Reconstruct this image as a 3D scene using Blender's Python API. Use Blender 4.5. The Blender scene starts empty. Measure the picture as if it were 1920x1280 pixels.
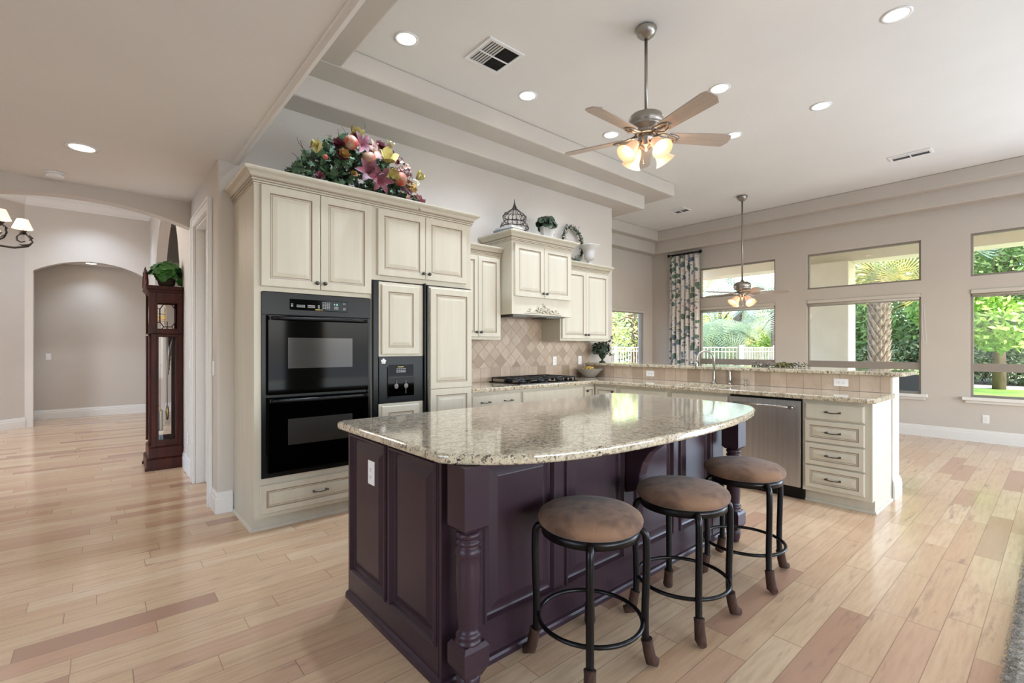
import bpy, bmesh, math, random
from math import sin, cos, pi, radians as R
from mathutils import Vector, Matrix, Euler
random.seed(7)
SC = bpy.context.scene
COL = SC.collection

# ------------------------------------------------------------ camera, world, lights, exposure
def srgb(h):
    if isinstance(h, str):
        h = h.lstrip('#'); h = tuple(int(h[i:i+2], 16)/255 for i in (0, 2, 4))
    return tuple((c/12.92 if c <= .04045 else ((c+.055)/1.055)**2.4) for c in h)

cam = bpy.data.cameras.new('camera'); co = bpy.data.objects.new('camera', cam); COL.objects.link(co)
co.location = (0, 0, 1.31)
AZ = math.degrees(math.atan2(1035.0, 894.5))          # heading of the view in degrees from +X
co.rotation_euler = (R(90), 0, R(AZ-90))
cam.sensor_width = 36; cam.lens = 894.5/1920*36; cam.shift_y = 11/1920; cam.clip_start = .02; cam.clip_end = 300
SC.camera = co
SC.view_settings.view_transform = 'Standard'; SC.view_settings.look = 'None'
SC.view_settings.gamma = 1; SC.view_settings.use_curve_mapping = False
SC.view_settings.exposure = 0.2
SC.cycles.max_bounces = 8; SC.cycles.diffuse_bounces = 4; SC.cycles.glossy_bounces = 4
SC.cycles.transparent_max_bounces = 12; SC.cycles.caustics_reflective = False; SC.cycles.caustics_refractive = False
SC.cycles.sample_clamp_indirect = 6

W = bpy.data.worlds.new('sky'); SC.world = W; W.use_nodes = True
_n = W.node_tree.nodes; _l = W.node_tree.links
_sky = _n.new('ShaderNodeTexSky'); _sky.sky_type = 'NISHITA'; _sky.sun_disc = False
_sky.sun_elevation = R(48); _sky.sun_rotation = R(200); _sky.dust_density = 2.0; _sky.air_density = 1.0
_l.new(_sky.outputs[0], _n['Background'].inputs[0]); _n['Background'].inputs[1].default_value = 1.1

def light(name, kind, loc, energy, color=(1, 1, 1), rot=(0, 0, 0), **kw):
    d = bpy.data.lights.new(name, kind); d.energy = energy; d.color = color
    for k, v in kw.items(): setattr(d, k, v)
    o = bpy.data.objects.new(name, d); COL.objects.link(o); o.location = loc; o.rotation_euler = rot
    return o
sun = light('sun', 'SUN', (20, -10, 20), 6.5, (1, .96, .90), angle=R(2))
sun.rotation_euler = Vector((-.30, .75, -.85)).to_track_quat('-Z', 'Y').to_euler()
WARM = (.69, .81, 1.0); DAY = (.62, .78, 1.0)
# daylight area lamps added in the rear windows and at unseen side openings
light('daylight_fill', 'AREA', (1.4, -3.95, 1.55), 90, DAY, (R(90), 0, 0), shape='RECTANGLE', size=3.4, size_y=2.2)
light('daylight_fill', 'AREA', (5.9, -3.95, 1.55), 90, DAY, (R(90), 0, 0), shape='RECTANGLE', size=3.8, size_y=2.2)
light('daylight_fill', 'AREA', (9.12, -2.2, 1.3), 190, DAY, (0, R(90), 0), shape='RECTANGLE', size=2.3, size_y=2.4)  # added fill at the unseen sliding door opening
light('daylight_fill', 'AREA', (-3.42, 1.2, 1.5), 12, DAY, (0, R(-90), 0), shape='RECTANGLE', size=1.8, size_y=2.4)  # added fill from the left, its wall opening made to suit
light('daylight_fill', 'AREA', (-3.42, 7.4, 1.7), 65, DAY, (0, R(-90), 0), shape='RECTANGLE', size=2.2, size_y=1.8)  # added fill for the foyer, wall opening likewise made to suit

# ------------------------------------------------------------ materials
def mat(name, col, rough=.5, metal=0., spec=.5, coat=0., emit=None, estr=1., alpha=None):
    m = bpy.data.materials.new(name); m.use_nodes = True
    b = m.node_tree.nodes['Principled BSDF']
    b.inputs['Base Color'].default_value = (*(srgb(col) if isinstance(col, str) else col), 1)
    b.inputs['Roughness'].default_value = rough; b.inputs['Metallic'].default_value = metal
    b.inputs['Specular IOR Level'].default_value = spec
    b.inputs['Coat Weight'].default_value = coat; b.inputs['Coat Roughness'].default_value = .08
    if emit: b.inputs['Emission Color'].default_value = (*srgb(emit), 1); b.inputs['Emission Strength'].default_value = estr
    return m
class NT:
    def __init__(s, m): s.m = m; s.t = m.node_tree; s.b = s.t.nodes['Principled BSDF']
    def n(s, typ, **kw):
        x = s.t.nodes.new('ShaderNode'+typ)
        for k, v in kw.items():
            if k.startswith('i_'):
                k2 = k[2:]; x.inputs[int(k2) if k2.isdigit() else k2.replace('_', ' ')].default_value = v
            else: setattr(x, k, v)
        return x
    def l(s, a, b): s.t.links.new(a, b)
    def math(s, op, a, b=None, c=None):
        x = s.n('Math', operation=op)
        for i, v in enumerate((a, b, c)):
            if v is None: continue
            if isinstance(v, (int, float)): x.inputs[i].default_value = v
            else: s.l(v, x.inputs[i])
        return x.outputs[0]
    def coord(s): return s.n('TexCoord').outputs['Object']
    def ramp(s, fac, stops, interp='LINEAR'):
        x = s.n('ValToRGB'); x.color_ramp.interpolation = interp; e = x.color_ramp.elements
        while len(e) < len(stops): e.new(.5)
        for i, (p, c) in enumerate(stops): e[i].position = p; e[i].color = (*srgb(c), 1) if isinstance(c, str) else (c, c, c, 1)
        s.l(fac, x.inputs[0]); return x.outputs[0]
    def mix(s, fac, a, b, mode='MIX'):
        x = s.n('Mix', data_type='RGBA', blend_type=mode)
        for i, v in ((0, fac), (6, a), (7, b)):
            if isinstance(v, (int, float)): x.inputs[i].default_value = v
            elif isinstance(v, str): x.inputs[i].default_value = (*srgb(v), 1)
            else: s.l(v, x.inputs[i])
        return x.outputs[2]
    def noise(s, vec, scale, detail=3, rough=.5):
        x = s.n('TexNoise'); x.inputs['Scale'].default_value = scale; x.inputs['Detail'].default_value = detail
        x.inputs['Roughness'].default_value = rough; s.l(vec, x.inputs['Vector']); return x.outputs['Fac']
    def scale(s, vec, sc, rot=(0, 0, 0)):
        x = s.n('Mapping'); x.inputs['Scale'].default_value = sc; x.inputs['Rotation'].default_value = rot
        s.l(vec, x.inputs['Vector']); return x.outputs[0]
    def bump(s, h, strength=.2, dist=.01):
        x = s.n('Bump'); x.inputs['Strength'].default_value = strength; x.inputs['Distance'].default_value = dist
        s.l(h, x.inputs['Height']); s.l(x.outputs[0], s.b.inputs['Normal'])
    def color(s, c): s.l(c, s.b.inputs['Base Color'])
    def rough(s, c): s.l(c, s.b.inputs['Roughness'])

def noisy(name, c1, c2, scale, rough=.5, stretch=(1, 1, 1), lo=.35, hi=.65, bump=0, bs=None, **kw):
    m = mat(name, c1, rough, **kw); t = NT(m); v = t.scale(t.coord(), stretch)
    f = t.noise(v, scale, 4); t.color(t.ramp(f, [(lo, c1), (hi, c2)]))
    if bump: t.bump(t.noise(v, bs or scale*3, 3), bump, .004)
    return m
M = {}
M['wall'] = noisy('wall paint', '#cac2b8', '#c6beb4', 1.5, .75, bump=.06, bs=120)
M['ceil'] = noisy('ceiling paint', '#ebe8e4', '#e8e5e1', 1.5, .8, bump=.05, bs=120)
M['trim'] = mat('white trim paint', '#e4e1dc', .35)
M['cream'] = noisy('antique cream cabinet paint', '#cac3b2', '#c5beac', 3, .38, spec=.3, stretch=(6, 6, .5))
M['glaze'] = mat('brown antique glaze', '#94836f', .45)
M['purple'] = noisy('dark aubergine cabinet paint', '#3a2830', '#33222a', 3, .33, spec=.3)
M['black'] = mat('black enamel', '#0a0a0a', .3, spec=.25)
M['blackglass'] = mat('black oven glass', '#020202', .06, spec=.09)
M['blackmetal'] = mat('black powder coated steel', '#0d0a09', .32, spec=.3)
M['window_glass'] = mat('smoked oven window', '#34322f', .1, spec=.3)
M['pewter'] = mat('dark pewter', '#54504c', .35, metal=.9)
M['nickel'] = mat('brushed nickel', '#a19b93', .32, metal=1)
M['steel'] = noisy('brushed stainless steel', '#cdcac6', '#bfbcb8', 40, .4, stretch=(1, 1, .02), metal=1)
M['white'] = mat('white plastic', '#eeeceb', .35)
M['hollow_shade'] = mat('dark shade of a hollow', '#1a1918', .7)  # near-black colour stands in for shade inside slots and ducts
M['grate'] = mat('cast iron', '#141414', .5)
M['porcelain'] = mat('glazed grey ceramic', '#98928a', .3)
M['urnwhite'] = mat('white plaster', '#cfcbc6', .7)
M['brownleather'] = None
M['frame'] = mat('taupe vinyl window frame', '#938a80', .45)
M['blind'] = mat('roller blind fabric', '#cdc6bb', .6)
M['gold'] = mat('polished brass', '#9c8455', .3, metal=1)
M['chrome'] = mat('bright chrome', '#c8c8c8', .12, metal=1)

def mahogany():
    m = noisy('dark cherry wood', '#4a1a0e', '#2c0d06', 6, .38, stretch=(6, 6, .6), spec=.2); return m
M['cherry'] = mahogany()

def suede():
    m = mat('brown suede', '#6b5548', .85); t = NT(m); v = t.coord()
    f = t.noise(v, 7, 3, .6); f2 = t.noise(v, 300, 2)
    t.color(t.mix(.25, t.ramp(f, [(.38, '#543828'), (.60, '#8a684f')]), t.ramp(f2, [(.3, '#4d3626'), (.7, '#8c6c55')])))
    t.b.inputs['Sheen Weight'].default_value = .12; t.bump(f2, .2, .002); return m
M['suede'] = suede()
M['sock'] = noisy('brown knitted sock', '#4a2f22', '#3a2419', 60, .95, stretch=(1, 1, .4), bump=.6, bs=140)

def granite():
    m = mat('cream speckled granite', '#cfc3ab', .07, spec=.6, coat=.5); t = NT(m); v = t.coord()
    base = t.ramp(t.noise(v, 22, 5, .65), [(.30, '#978873'), (.45, '#bfb198'), (.60, '#d2c7b0'), (.75, '#ab9c84')])
    v2 = t.scale(v, (1, 1.35, 1))
    sp = t.noise(v2, 62, 3, .62); mask = t.ramp(sp, [(.0, 1.), (.415, 1.), (.44, 0.)])
    big = t.ramp(t.noise(v, 9, 3), [(.38, .45), (.60, 1.)])
    dark = t.ramp(t.noise(v, 30, 2), [(.35, '#2b2427'), (.6, '#6d5f55')])
    c = t.mix(t.math('MULTIPLY', mask, big), base, dark)
    sp2 = t.ramp(t.noise(t.scale(v, (1, 1, 1), (0, .7, .4)), 120, 2), [(.0, .8), (.34, .8), (.38, 0.)])
    c = t.mix(sp2, c, '#5b4b40'); t.color(c); return m
M['granite'] = granite()

def planks():
    m = mat('pale maple planks', '#caa98c', .2, spec=.5); t = NT(m); v = t.coord()
    sx = t.n('SeparateXYZ'); t.l(v, sx.inputs[0]); x, y = sx.outputs[0], sx.outputs[1]
    WD = .124
    row = t.math('FLOOR', t.math('DIVIDE', y, WD)); fy = t.math('FRACT', t.math('DIVIDE', y, WD))
    wn = t.n('TexWhiteNoise', noise_dimensions='1D'); t.l(row, wn.inputs['W'])
    ln = t.math('ADD', .62, t.math('MULTIPLY', wn.outputs['Value'], .5))
    xx = t.math('DIVIDE', t.math('ADD', x, t.math('MULTIPLY', wn.outputs['Value'], 37.3)), ln)
    colm = t.math('FLOOR', xx); fx = t.math('FRACT', xx)
    cv = t.n('CombineXYZ'); t.l(row, cv.inputs[0]); t.l(colm, cv.inputs[1])
    w2 = t.n('TexWhiteNoise', noise_dimensions='2D'); t.l(cv.outputs[0], w2.inputs['Vector'])
    idv = w2.outputs['Value']
    tint = t.ramp(idv, [(.0, '#cfad8b'), (.25, '#d6b896'), (.5, '#caa785'), (.72, '#d9be9d'), (.88, '#c39b7e'), (.95, '#ac8771'), (1., '#c9a483')])
    off = t.n('VectorMath', operation='ADD'); t.l(v, off.inputs[0])
    mo = t.n('VectorMath', operation='SCALE'); t.l(w2.outputs['Color'], mo.inputs[0]); mo.inputs['Scale'].default_value = 40; t.l(mo.outputs[0], off.inputs[1])
    g = t.noise(t.scale(off.outputs[0], (1.1, 12, 1)), 4, 5, .6)
    g2 = t.noise(t.scale(off.outputs[0], (1.3, 8, 1)), 1.7, 5, .62)
    c = t.mix(t.ramp(g, [(.42, 0.), (.75, .5)]), tint, '#b08d70')
    c = t.mix(t.ramp(g2, [(.60, 0.), (.72, .6)]), c, '#86695e')
    e1 = t.math('LESS_THAN', t.math('ABSOLUTE', t.math('SUBTRACT', fy, .5)), .487)
    e2 = t.math('LESS_THAN', t.math('ABSOLUTE', t.math('SUBTRACT', fx, .5)), .4978)
    e = t.math('MULTIPLY', e1, e2)
    c = t.mix(t.math('MULTIPLY', t.math('SUBTRACT', 1, e), .55), c, '#6b5142'); t.color(c)
    t.rough(t.ramp(g, [(.3, .12), (.8, .22)])); t.bump(e, .12, .002); return m
M['planks'] = planks()

def tiles(name, diamond):
    m = mat(name, '#b9a592', .5); t = NT(m); v = t.coord()
    sx = t.n('SeparateXYZ'); t.l(v, sx.inputs[0]); u, z = sx.outputs[0], sx.outputs[2]
    if diamond:
        s = .116
        a = t.math('DIVIDE', t.math('ADD', u, z), s*1.414); b = t.math('DIVIDE', t.math('SUBTRACT', u, z), s*1.414)
    else:
        a = t.math('DIVIDE', u, .15); b = t.math('DIVIDE', t.math('SUBTRACT', z, .914), .162)
    cv = t.n('CombineXYZ'); t.l(t.math('FLOOR', a), cv.inputs[0]); t.l(t.math('FLOOR', b), cv.inputs[1])
    wn = t.n('TexWhiteNoise', noise_dimensions='2D'); t.l(cv.outputs[0], wn.inputs['Vector'])
    c = t.ramp(wn.outputs['Value'], [(0, '#b5a08d'), (.3, '#c0ab97'), (.6, '#cbb8a5'), (.82, '#b9a591'), (1, '#9c8874')])
    mv = t.n('VectorMath', operation='ADD'); t.l(v, mv.inputs[0]); t.l(wn.outputs['Color'], mv.inputs[1])
    f = t.noise(t.scale(mv.outputs[0], (2, 2, 1)), 7, 5, .6)
    c = t.mix(t.ramp(f, [(.4, 0.), (.7, .5)]), c, '#a08a78')
    wd = .466 if diamond else .476
    e = t.math('MULTIPLY', t.math('LESS_THAN', t.math('ABSOLUTE', t.math('SUBTRACT', t.math('FRACT', a), .5)), wd+.01),
               t.math('LESS_THAN', t.math('ABSOLUTE', t.math('SUBTRACT', t.math('FRACT', b), .5)), wd+.01))
    t.color(t.mix(e, '#93816f', c)); t.bump(e, .3, .003); return m
M['diamond'] = tiles('diamond laid travertine', True)
M['squaretile'] = tiles('square travertine border', False)

def floral():
    m = mat('floral curtain linen', '#e5e0da', .9); t = NT(m); v = t.coord()
    w = t.n('VectorMath', operation='ADD'); t.l(v, w.inputs[0])
    nz = t.n('TexNoise'); nz.inputs['Scale'].default_value = 14; t.l(v, nz.inputs['Vector'])
    sc = t.n('VectorMath', operation='SCALE'); t.l(nz.outputs['Color'], sc.inputs[0]); sc.inputs['Scale'].default_value = .06
    t.l(sc.outputs[0], w.inputs[1])
    c = '#ddd8d2'
    for i, (s, rad, stops) in enumerate(((22, .34, [(0, '#b9b3a4'), (.4, '#a7606f'), (.7, '#8fa08c'), (.85, '#c3a0a8')]), (9.0, .40, [(0, '#2e5a45'), (.35, '#3f5f80'), (.62, '#a33d5a'), (.8, '#2f6b4d')]), (14, .36, [(0, '#5d6f8f'), (.25, '#7e7b62'), (.5, '#a8476a'), (.8, '#3c6b58')]))):
        vo = t.n('TexVoronoi'); vo.inputs['Scale'].default_value = s; vo.inputs['Randomness'].default_value = .8
        t.l(t.scale(w.outputs[0], (0.0, 1, .8)) if i == 1 else t.scale(w.outputs[0], (0, 1, 1)), vo.inputs['Vector'])
        sp = t.n('SeparateColor'); t.l(vo.outputs['Color'], sp.inputs[0])
        cc = t.ramp(sp.outputs[0], stops, 'CONSTANT')
        mask = t.math('LESS_THAN', vo.outputs['Distance'], rad)
        keep = t.math('GREATER_THAN', sp.outputs[1], .22)
        c = t.mix(t.math('MULTIPLY', mask, t.math('MULTIPLY', keep, .85)), c, cc)
    t.color(c); return m
M['floral'] = floral()

def rugmat():
    m = mat('grey shag pile', '#8d8983', .95); t = NT(m); v = t.coord()
    f = t.noise(v, 45, 4, .7); t.color(t.ramp(f, [(.3, '#787065'), (.7, '#b5ab9c')])); t.bump(f, .8, .02); return m
M['rug'] = rugmat()

def glass(name='clear pane'):
    m = bpy.data.materials.new(name); m.use_nodes = True; nt = m.node_tree; nt.nodes.clear()
    o = nt.nodes.new('ShaderNodeOutputMaterial'); mx = nt.nodes.new('ShaderNodeMixShader')
    tr = nt.nodes.new('ShaderNodeBsdfTransparent'); gl = nt.nodes.new('ShaderNodeBsdfGlossy'); gl.inputs['Roughness'].default_value = .01
    fr = nt.nodes.new('ShaderNodeFresnel'); fr.inputs['IOR'].default_value = 1.45
    ge = nt.nodes.new('ShaderNodeNewGeometry'); mu = nt.nodes.new('ShaderNodeMath'); mu.operation = 'SUBTRACT'; mu.use_clamp = True
    nt.links.new(fr.outputs[0], mu.inputs[0]); nt.links.new(ge.outputs['Backfacing'], mu.inputs[1]); nt.links.new(mu.outputs[0], mx.inputs[0]); nt.links.new(tr.outputs[0], mx.inputs[1]); nt.links.new(gl.outputs[0], mx.inputs[2])
    nt.links.new(mx.outputs[0], o.inputs[0]); return m
M['glass'] = glass()
def glow(name, col, s):
    return mat(name, col, .4, emit=col, estr=s)
M['can_glow'] = glow('lit downlight lens', '#fff4e6', 9)
M['shade_glow'] = glow('lit frosted amber glass', '#ffcba4', .42)
M['bulb_glow'] = glow('lit bulb', '#fff2da', 12)
M['lampshade'] = glow('lit pleated fabric shade', '#f6dccb', .8)

def leafm(name, c1, c2, scale=3): return noisy(name, c1, c2, scale, .6, lo=.4, hi=.6)
M['leaf'] = leafm('green ivy leaf', '#2f4a2c', '#4d6a44', 12)
M['leafdark'] = leafm('dark green leaf', '#1f2f1e', '#3a4a32', 12)
M['leafbright'] = leafm('bright green leaf', '#3f7a2a', '#2a5a1c', 14)
M['greyleaf'] = leafm('grey green leaf', '#6a7466', '#4b5448', 14)

# ------------------------------------------------------------ mesh helpers
class MB:
    def __init__(s): s.v = []; s.f = []; s.m = []; s.s = []
    def face(s, idx, m=0, sm=False): s.f.append(tuple(idx)); s.m.append(m); s.s.append(sm)
    def add(s, pts): n = len(s.v); s.v.extend([tuple(p) for p in pts]); return n
    def poly(s, pts, m=0, sm=False): n = s.add(pts); s.face(range(n, n+len(pts)), m, sm)
    def box(s, x0, x1, y0, y1, z0, z1, m=0):
        if x0 > x1: x0, x1 = x1, x0
        if y0 > y1: y0, y1 = y1, y0
        if z0 > z1: z0, z1 = z1, z0
        n = s.add([(x0,y0,z0),(x1,y0,z0),(x1,y1,z0),(x0,y1,z0),(x0,y0,z1),(x1,y0,z1),(x1,y1,z1),(x0,y1,z1)])
        for q in ((0,3,2,1),(4,5,6,7),(0,1,5,4),(1,2,6,5),(2,3,7,6),(3,0,4,7)): s.face([n+i for i in q], m)
        return s
    def ring(s, pts): return s.add(pts)
    def bridge(s, a, b, k, m=0, sm=False, closed=True):
        for i in range(k if closed else k-1):
            j = (i+1) % k; s.face((a+i, a+j, b+j, b+i), m, sm)
    def prism(s, pts, z0, z1, m=0):                     # outline in xy (counter-clockwise), extruded in z
        k = len(pts); a = s.add([(x, y, z0) for x, y in pts]); b = s.add([(x, y, z1) for x, y in pts])
        s.bridge(a, b, k, m); s.face([a+i for i in reversed(range(k))], m); s.face(range(b, b+k), m); return s
    def prismy(s, pts, y0, y1, m=0):                    # outline in xz, extruded in y
        k = len(pts); a = s.add([(x, y0, z) for x, z in pts]); b = s.add([(x, y1, z) for x, z in pts])
        s.bridge(b, a, k, m); s.face(range(a, a+k), m); s.face([b+i for i in reversed(range(k))], m); return s
    def prismx(s, pts, x0, x1, m=0):                    # outline in yz, extruded in x
        k = len(pts); a = s.add([(x0, y, z) for y, z in pts]); b = s.add([(x1, y, z) for y, z in pts])
        s.bridge(a, b, k, m); s.face([a+i for i in reversed(range(k))], m); s.face(range(b, b+k), m); return s
    def lathe(s, prof, c=(0, 0, 0), n=24, m=0, axis='z', cap=True, sm=True):
        rings = []
        for r, h in prof:
            pts = []
            for i in range(n):
                a = 2*pi*i/n; p = (r*cos(a), r*sin(a), h)
                if axis == 'y': p = (r*cos(a), -h, r*sin(a))
                elif axis == 'x': p = (h, r*cos(a), r*sin(a))
                pts.append((p[0]+c[0], p[1]+c[1], p[2]+c[2]))
            rings.append(s.add(pts))
        for a, b in zip(rings, rings[1:]): s.bridge(a, b, n, m, sm)
        if cap:
            s.face([rings[0]+i for i in reversed(range(n))], m); s.face(range(rings[-1], rings[-1]+n), m)
        return s
    def tube(s, pts, r, n=8, m=0, closed=False, cap=True):
        P = [Vector(p) for p in pts]; k = len(P); rings = []; up = None
        for i, p in enumerate(P):
            if closed: d = (P[(i+1) % k]-P[i-1])
            else: d = (P[min(i+1, k-1)]-P[max(i-1, 0)])
            if d.length < 1e-9: d = Vector((0, 0, 1))
            d.normalize()
            if up is None:
                up = Vector((0, 0, 1)) if abs(d.z) < .9 else Vector((1, 0, 0))
            u = (up-d*up.dot(d))
            if u.length < 1e-6: u = d.orthogonal()
            u.normalize(); w = d.cross(u); up = u
            rr = r[i] if isinstance(r, (list, tuple)) else r
            rings.append(s.add([p+(u*cos(2*pi*j/n)+w*sin(2*pi*j/n))*rr for j in range(n)]))
        for a, b in zip(rings, rings[1:]): s.bridge(a, b, n, m, True)
        if closed: s.bridge(rings[-1], rings[0], n, m, True)
        elif cap:
            s.face([rings[0]+i for i in reversed(range(n))], m); s.face(range(rings[-1], rings[-1]+n), m)
        return s
    def sphere(s, c, r, m=0, n=12, k=8):
        rx, ry, rz = r if isinstance(r, tuple) else (r, r, r)
        top = s.add([(c[0], c[1], c[2]+rz)]); rings = []
        for i in range(1, k):
            t = pi*i/k; rings.append(s.add([(c[0]+rx*sin(t)*cos(2*pi*j/n), c[1]+ry*sin(t)*sin(2*pi*j/n), c[2]+rz*cos(t)) for j in range(n)]))
        bot = s.add([(c[0], c[1], c[2]-rz)])
        for j in range(n): s.face((top, rings[0]+j, rings[0]+(j+1) % n), m, True); s.face((bot, rings[-1]+(j+1) % n, rings[-1]+j), m, True)
        for a, b in zip(rings, rings[1:]): s.bridge(b, a, n, m, True)
        return s
    def panel(s, x0, z0, x1, z1, loops, y=0):
        """nested rectangles in the xz plane facing -y: loops = (inset, depth, material of the strip before it)"""
        rs = []
        for ins, d, m in loops:
            rs.append((s.add([(x0+ins, y+d, z0+ins), (x1-ins, y+d, z0+ins), (x1-ins, y+d, z1-ins), (x0+ins, y+d, z1-ins)]), m))
        for (a, _), (b, m) in zip(rs, rs[1:]): s.bridge(a, b, 4, m)
        b = rs[-1][0]; s.face(range(b, b+4), 0)
        a = rs[0][0]; s.face([a+3, a+2, a+1, a], 0)
        return s
    def sweep(s, path, prof, m=0, closed=False, mats=None, caps=True):
        """profile (out, z) swept along an xy path; out is to the right of travel, corners mitred"""
        k = len(path); rings = []
        for i in range(k):
            p = Vector(path[i])
            d0 = (p-Vector(path[i-1])).normalized() if (i > 0 or closed) else None
            d1 = (Vector(path[(i+1) % k])-p).normalized() if (i < k-1 or closed) else None
            d0 = d0 or d1; d1 = d1 or d0
            n0 = Vector((d0.y, -d0.x)); n1 = Vector((d1.y, -d1.x)); b = (n0+n1); b = b/(1+n0.dot(n1))
            rings.append(s.add([(p.x+b.x*o, p.y+b.y*o, z) for o, z in prof]))
        q = len(prof)
        pairs = list(zip(rings, rings[1:]))+([(rings[-1], rings[0])] if closed else [])
        for a, b in pairs:
            for j in range(q-1): s.face((a+j, a+j+1, b+j+1, b+j), mats[j] if mats else m)
        if caps and not closed:
            s.face([rings[0]+i for i in reversed(range(q))], m); s.face(range(rings[-1], rings[-1]+q), m)
        return s
    def mesh(s, name):
        me = bpy.data.meshes.new(name); me.from_pydata(s.v, [], s.f); me.update()
        for p, mi, sm in zip(me.polygons, s.m, s.s): p.material_index = mi; p.use_smooth = sm
        return me

def part(name, mb, mats, parent=None, loc=(0, 0, 0), rot=(0, 0, 0), bevel=0, label=None, seg=2):
    me = mb.mesh(name)
    for k in (mats if isinstance(mats, (list, tuple)) else [mats]): me.materials.append(M[k] if isinstance(k, str) else k)
    o = bpy.data.objects.new(name, me); COL.objects.link(o); o.location = loc; o.rotation_euler = rot
    if parent: o.parent = parent
    if bevel:
        b = o.modifiers.new('bevel', 'BEVEL'); b.width = bevel; b.segments = seg; b.limit_method = 'ANGLE'; b.angle_limit = R(40); b.harden_normals = False
    if label: o['label'] = label
    return o
def thing(name, label, cat, loc=(0, 0, 0), rotz=0, group=None):
    o = bpy.data.objects.new(name, None); COL.objects.link(o); o.empty_display_size = .1
    o.location = loc; o.rotation_euler = (0, 0, rotz); o['label'] = label; o['category'] = cat
    if group: o['group'] = group
    return o
def tag(o, label, cat, group=None, kind=None):
    o['label'] = label; o['category'] = cat
    if group: o['group'] = group
    if kind: o['kind'] = kind
    return o
def struct(name, mb, mats, label=None, bevel=0, **kw):
    o = part(name, mb, mats, bevel=bevel, **kw); o['kind'] = 'structure'
    if label: o['label'] = label
    return o
def dup(root, loc, rotz=0, label=None, group=None):
    r = root.copy(); COL.objects.link(r); r.location = loc; r.rotation_euler = (0, 0, rotz)
    if label: r['label'] = label
    if group: r['group'] = group
    def rec(a, b):
        for ch in list(a.children):
            c = ch.copy(); COL.objects.link(c); c.parent = b; rec(ch, c)
    rec(root, r); return r

# ------------------------------------------------------------ the room shell
ZC, Z1, Z2, ZL = 3.742, 3.553, 3.355, 2.79        # main ceiling, upper and lower step, low hall ceiling
XW, YK, YN = 9.2, 4.36, 5.92                      # window wall, kitchen wall, nook back wall
struct('floor', MB().box(-3.6, 9.5, -4.2, 13.2, -.12, 0), 'planks', 'pale maple plank floor')
struct('ceiling', MB().box(.82, 9.4, -4.1, 6.1, ZC, ZC+.12), 'ceil', 'white main ceiling')
# low hall ceiling with its bullnosed edge along the kitchen
struct('ceiling', MB().box(-3.6, .80, -4.1, 5.98, ZL, ZL+.10).box(.80, .82, -4.1, YK, ZL-.006, ZC+.12), 'ceil', 'lower ceiling over the hall')
mb = MB(); mb.sweep([(.822, YK), (.822, -4.1)], [(-.03, ZL), (-.03, ZL-.012), (-.008, ZL-.016), (.004, ZL-.012), (.014, ZL-.006), (.014, ZL+.03), (0, ZL+.04)])
struct('trim_1', mb, 'trim', 'thin bead along the edge of the lower ceiling')
# stepped tray over the kitchen run
mb = MB()
mb.box(.82, 1.468, -4.0, 3.79, Z1, ZC); mb.box(.82, 6.48, 3.79, YN, Z1, ZC)
struct('ceiling', mb, 'wall', 'upper step of the ceiling tray', bevel=.018, seg=3)
struct('ceiling', MB().box(.82, 6.13, 4.07, YN, Z2, Z1+.02), 'wall', 'lower step of the ceiling tray', bevel=.018, seg=3)
# steps round the nook
mb = MB().box(8.86, XW+.1, -4.0, YN+.1, 3.54, ZC); mb.box(6.48, 8.86, 5.56, YN+.1, 3.54, ZC)
struct('ceiling', mb, 'wall', 'upper step of the tray round the nook', bevel=.015, seg=3)
mb = MB().box(9.02, XW+.1, -4.0, YN+.1, 3.31, 3.56); mb.box(6.13, 9.02, 5.73, YN+.1, 3.31, 3.56)
struct('ceiling', mb, 'wall', 'lower step of the tray round the nook', bevel=.015, seg=3)

_r = .022
def _arc(cx, cy, a0, a1, n=5): return [(cx+_r*cos(R(a0+(a1-a0)*i/n)), cy+_r*sin(R(a0+(a1-a0)*i/n))) for i in range(n+1)]
struct('wall_kitchen', MB().prism(_arc(.70+_r, YK+_r, 180, 270)+_arc(5.73-_r, YK+_r, 270, 360)+_arc(5.73-_r, YK+.14-_r, 0, 90)+[(.70, YK+.14)], 0, ZC), 'wall', 'kitchen wall behind the cabinets')
# wall of the hall with the pantry doorway, then on to the arch
DY0, DY1, DZ = 4.66, 5.47, 2.46
mb = MB(); mb.box(.70, .84, YK+.14, DY0, 0, ZL); mb.box(.70, .84, DY0, DY1, DZ, ZL); mb.box(.70, .84, DY1, 6.72, 0, ZL+1.2)
struct('wall_hall', mb, 'wall', 'grey hall wall with the pantry door')
mb = MB()
for y0, y1 in ((DY0-.09, DY0), (DY1, DY1+.09)):
    mb.box(.672, .70, y0, y1, 0, DZ+.09)
mb.box(.672, .70, DY0, DY1, DZ, DZ+.09); mb.box(.665, .672, DY0-.09, DY1+.09, DZ+.07, DZ+.09)
mb.box(.664, .672, DY0-.09, DY0-.06, 0, DZ+.09); mb.box(.664, .672, DY1+.06, DY1+.09, 0, DZ+.09)
mb.box(.70, .80, DY0-.0, DY0+.018, 0, DZ); mb.box(.70, .80, DY1-.018, DY1, 0, DZ); mb.box(.70, .80, DY0+.018, DY1-.018, DZ-.018, DZ)
struct('trim_2', mb, 'trim', 'white casing of the pantry door', bevel=.004)
mb = MB(); mb.panel(0, .01, DY1-DY0-.04, DZ-.02, [(0, .035, 0), (0, 0, 0), (.11, 0, 0), (.12, .010, 0), (.15, .010, 0), (.17, .003, 0)])
d = part('door_1', mb, 'trim', None, loc=(.775, DY1-.02, 0), rot=(0, 0, R(-90))); d['kind'] = 'structure'; d['label'] = 'white pantry door'
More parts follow.
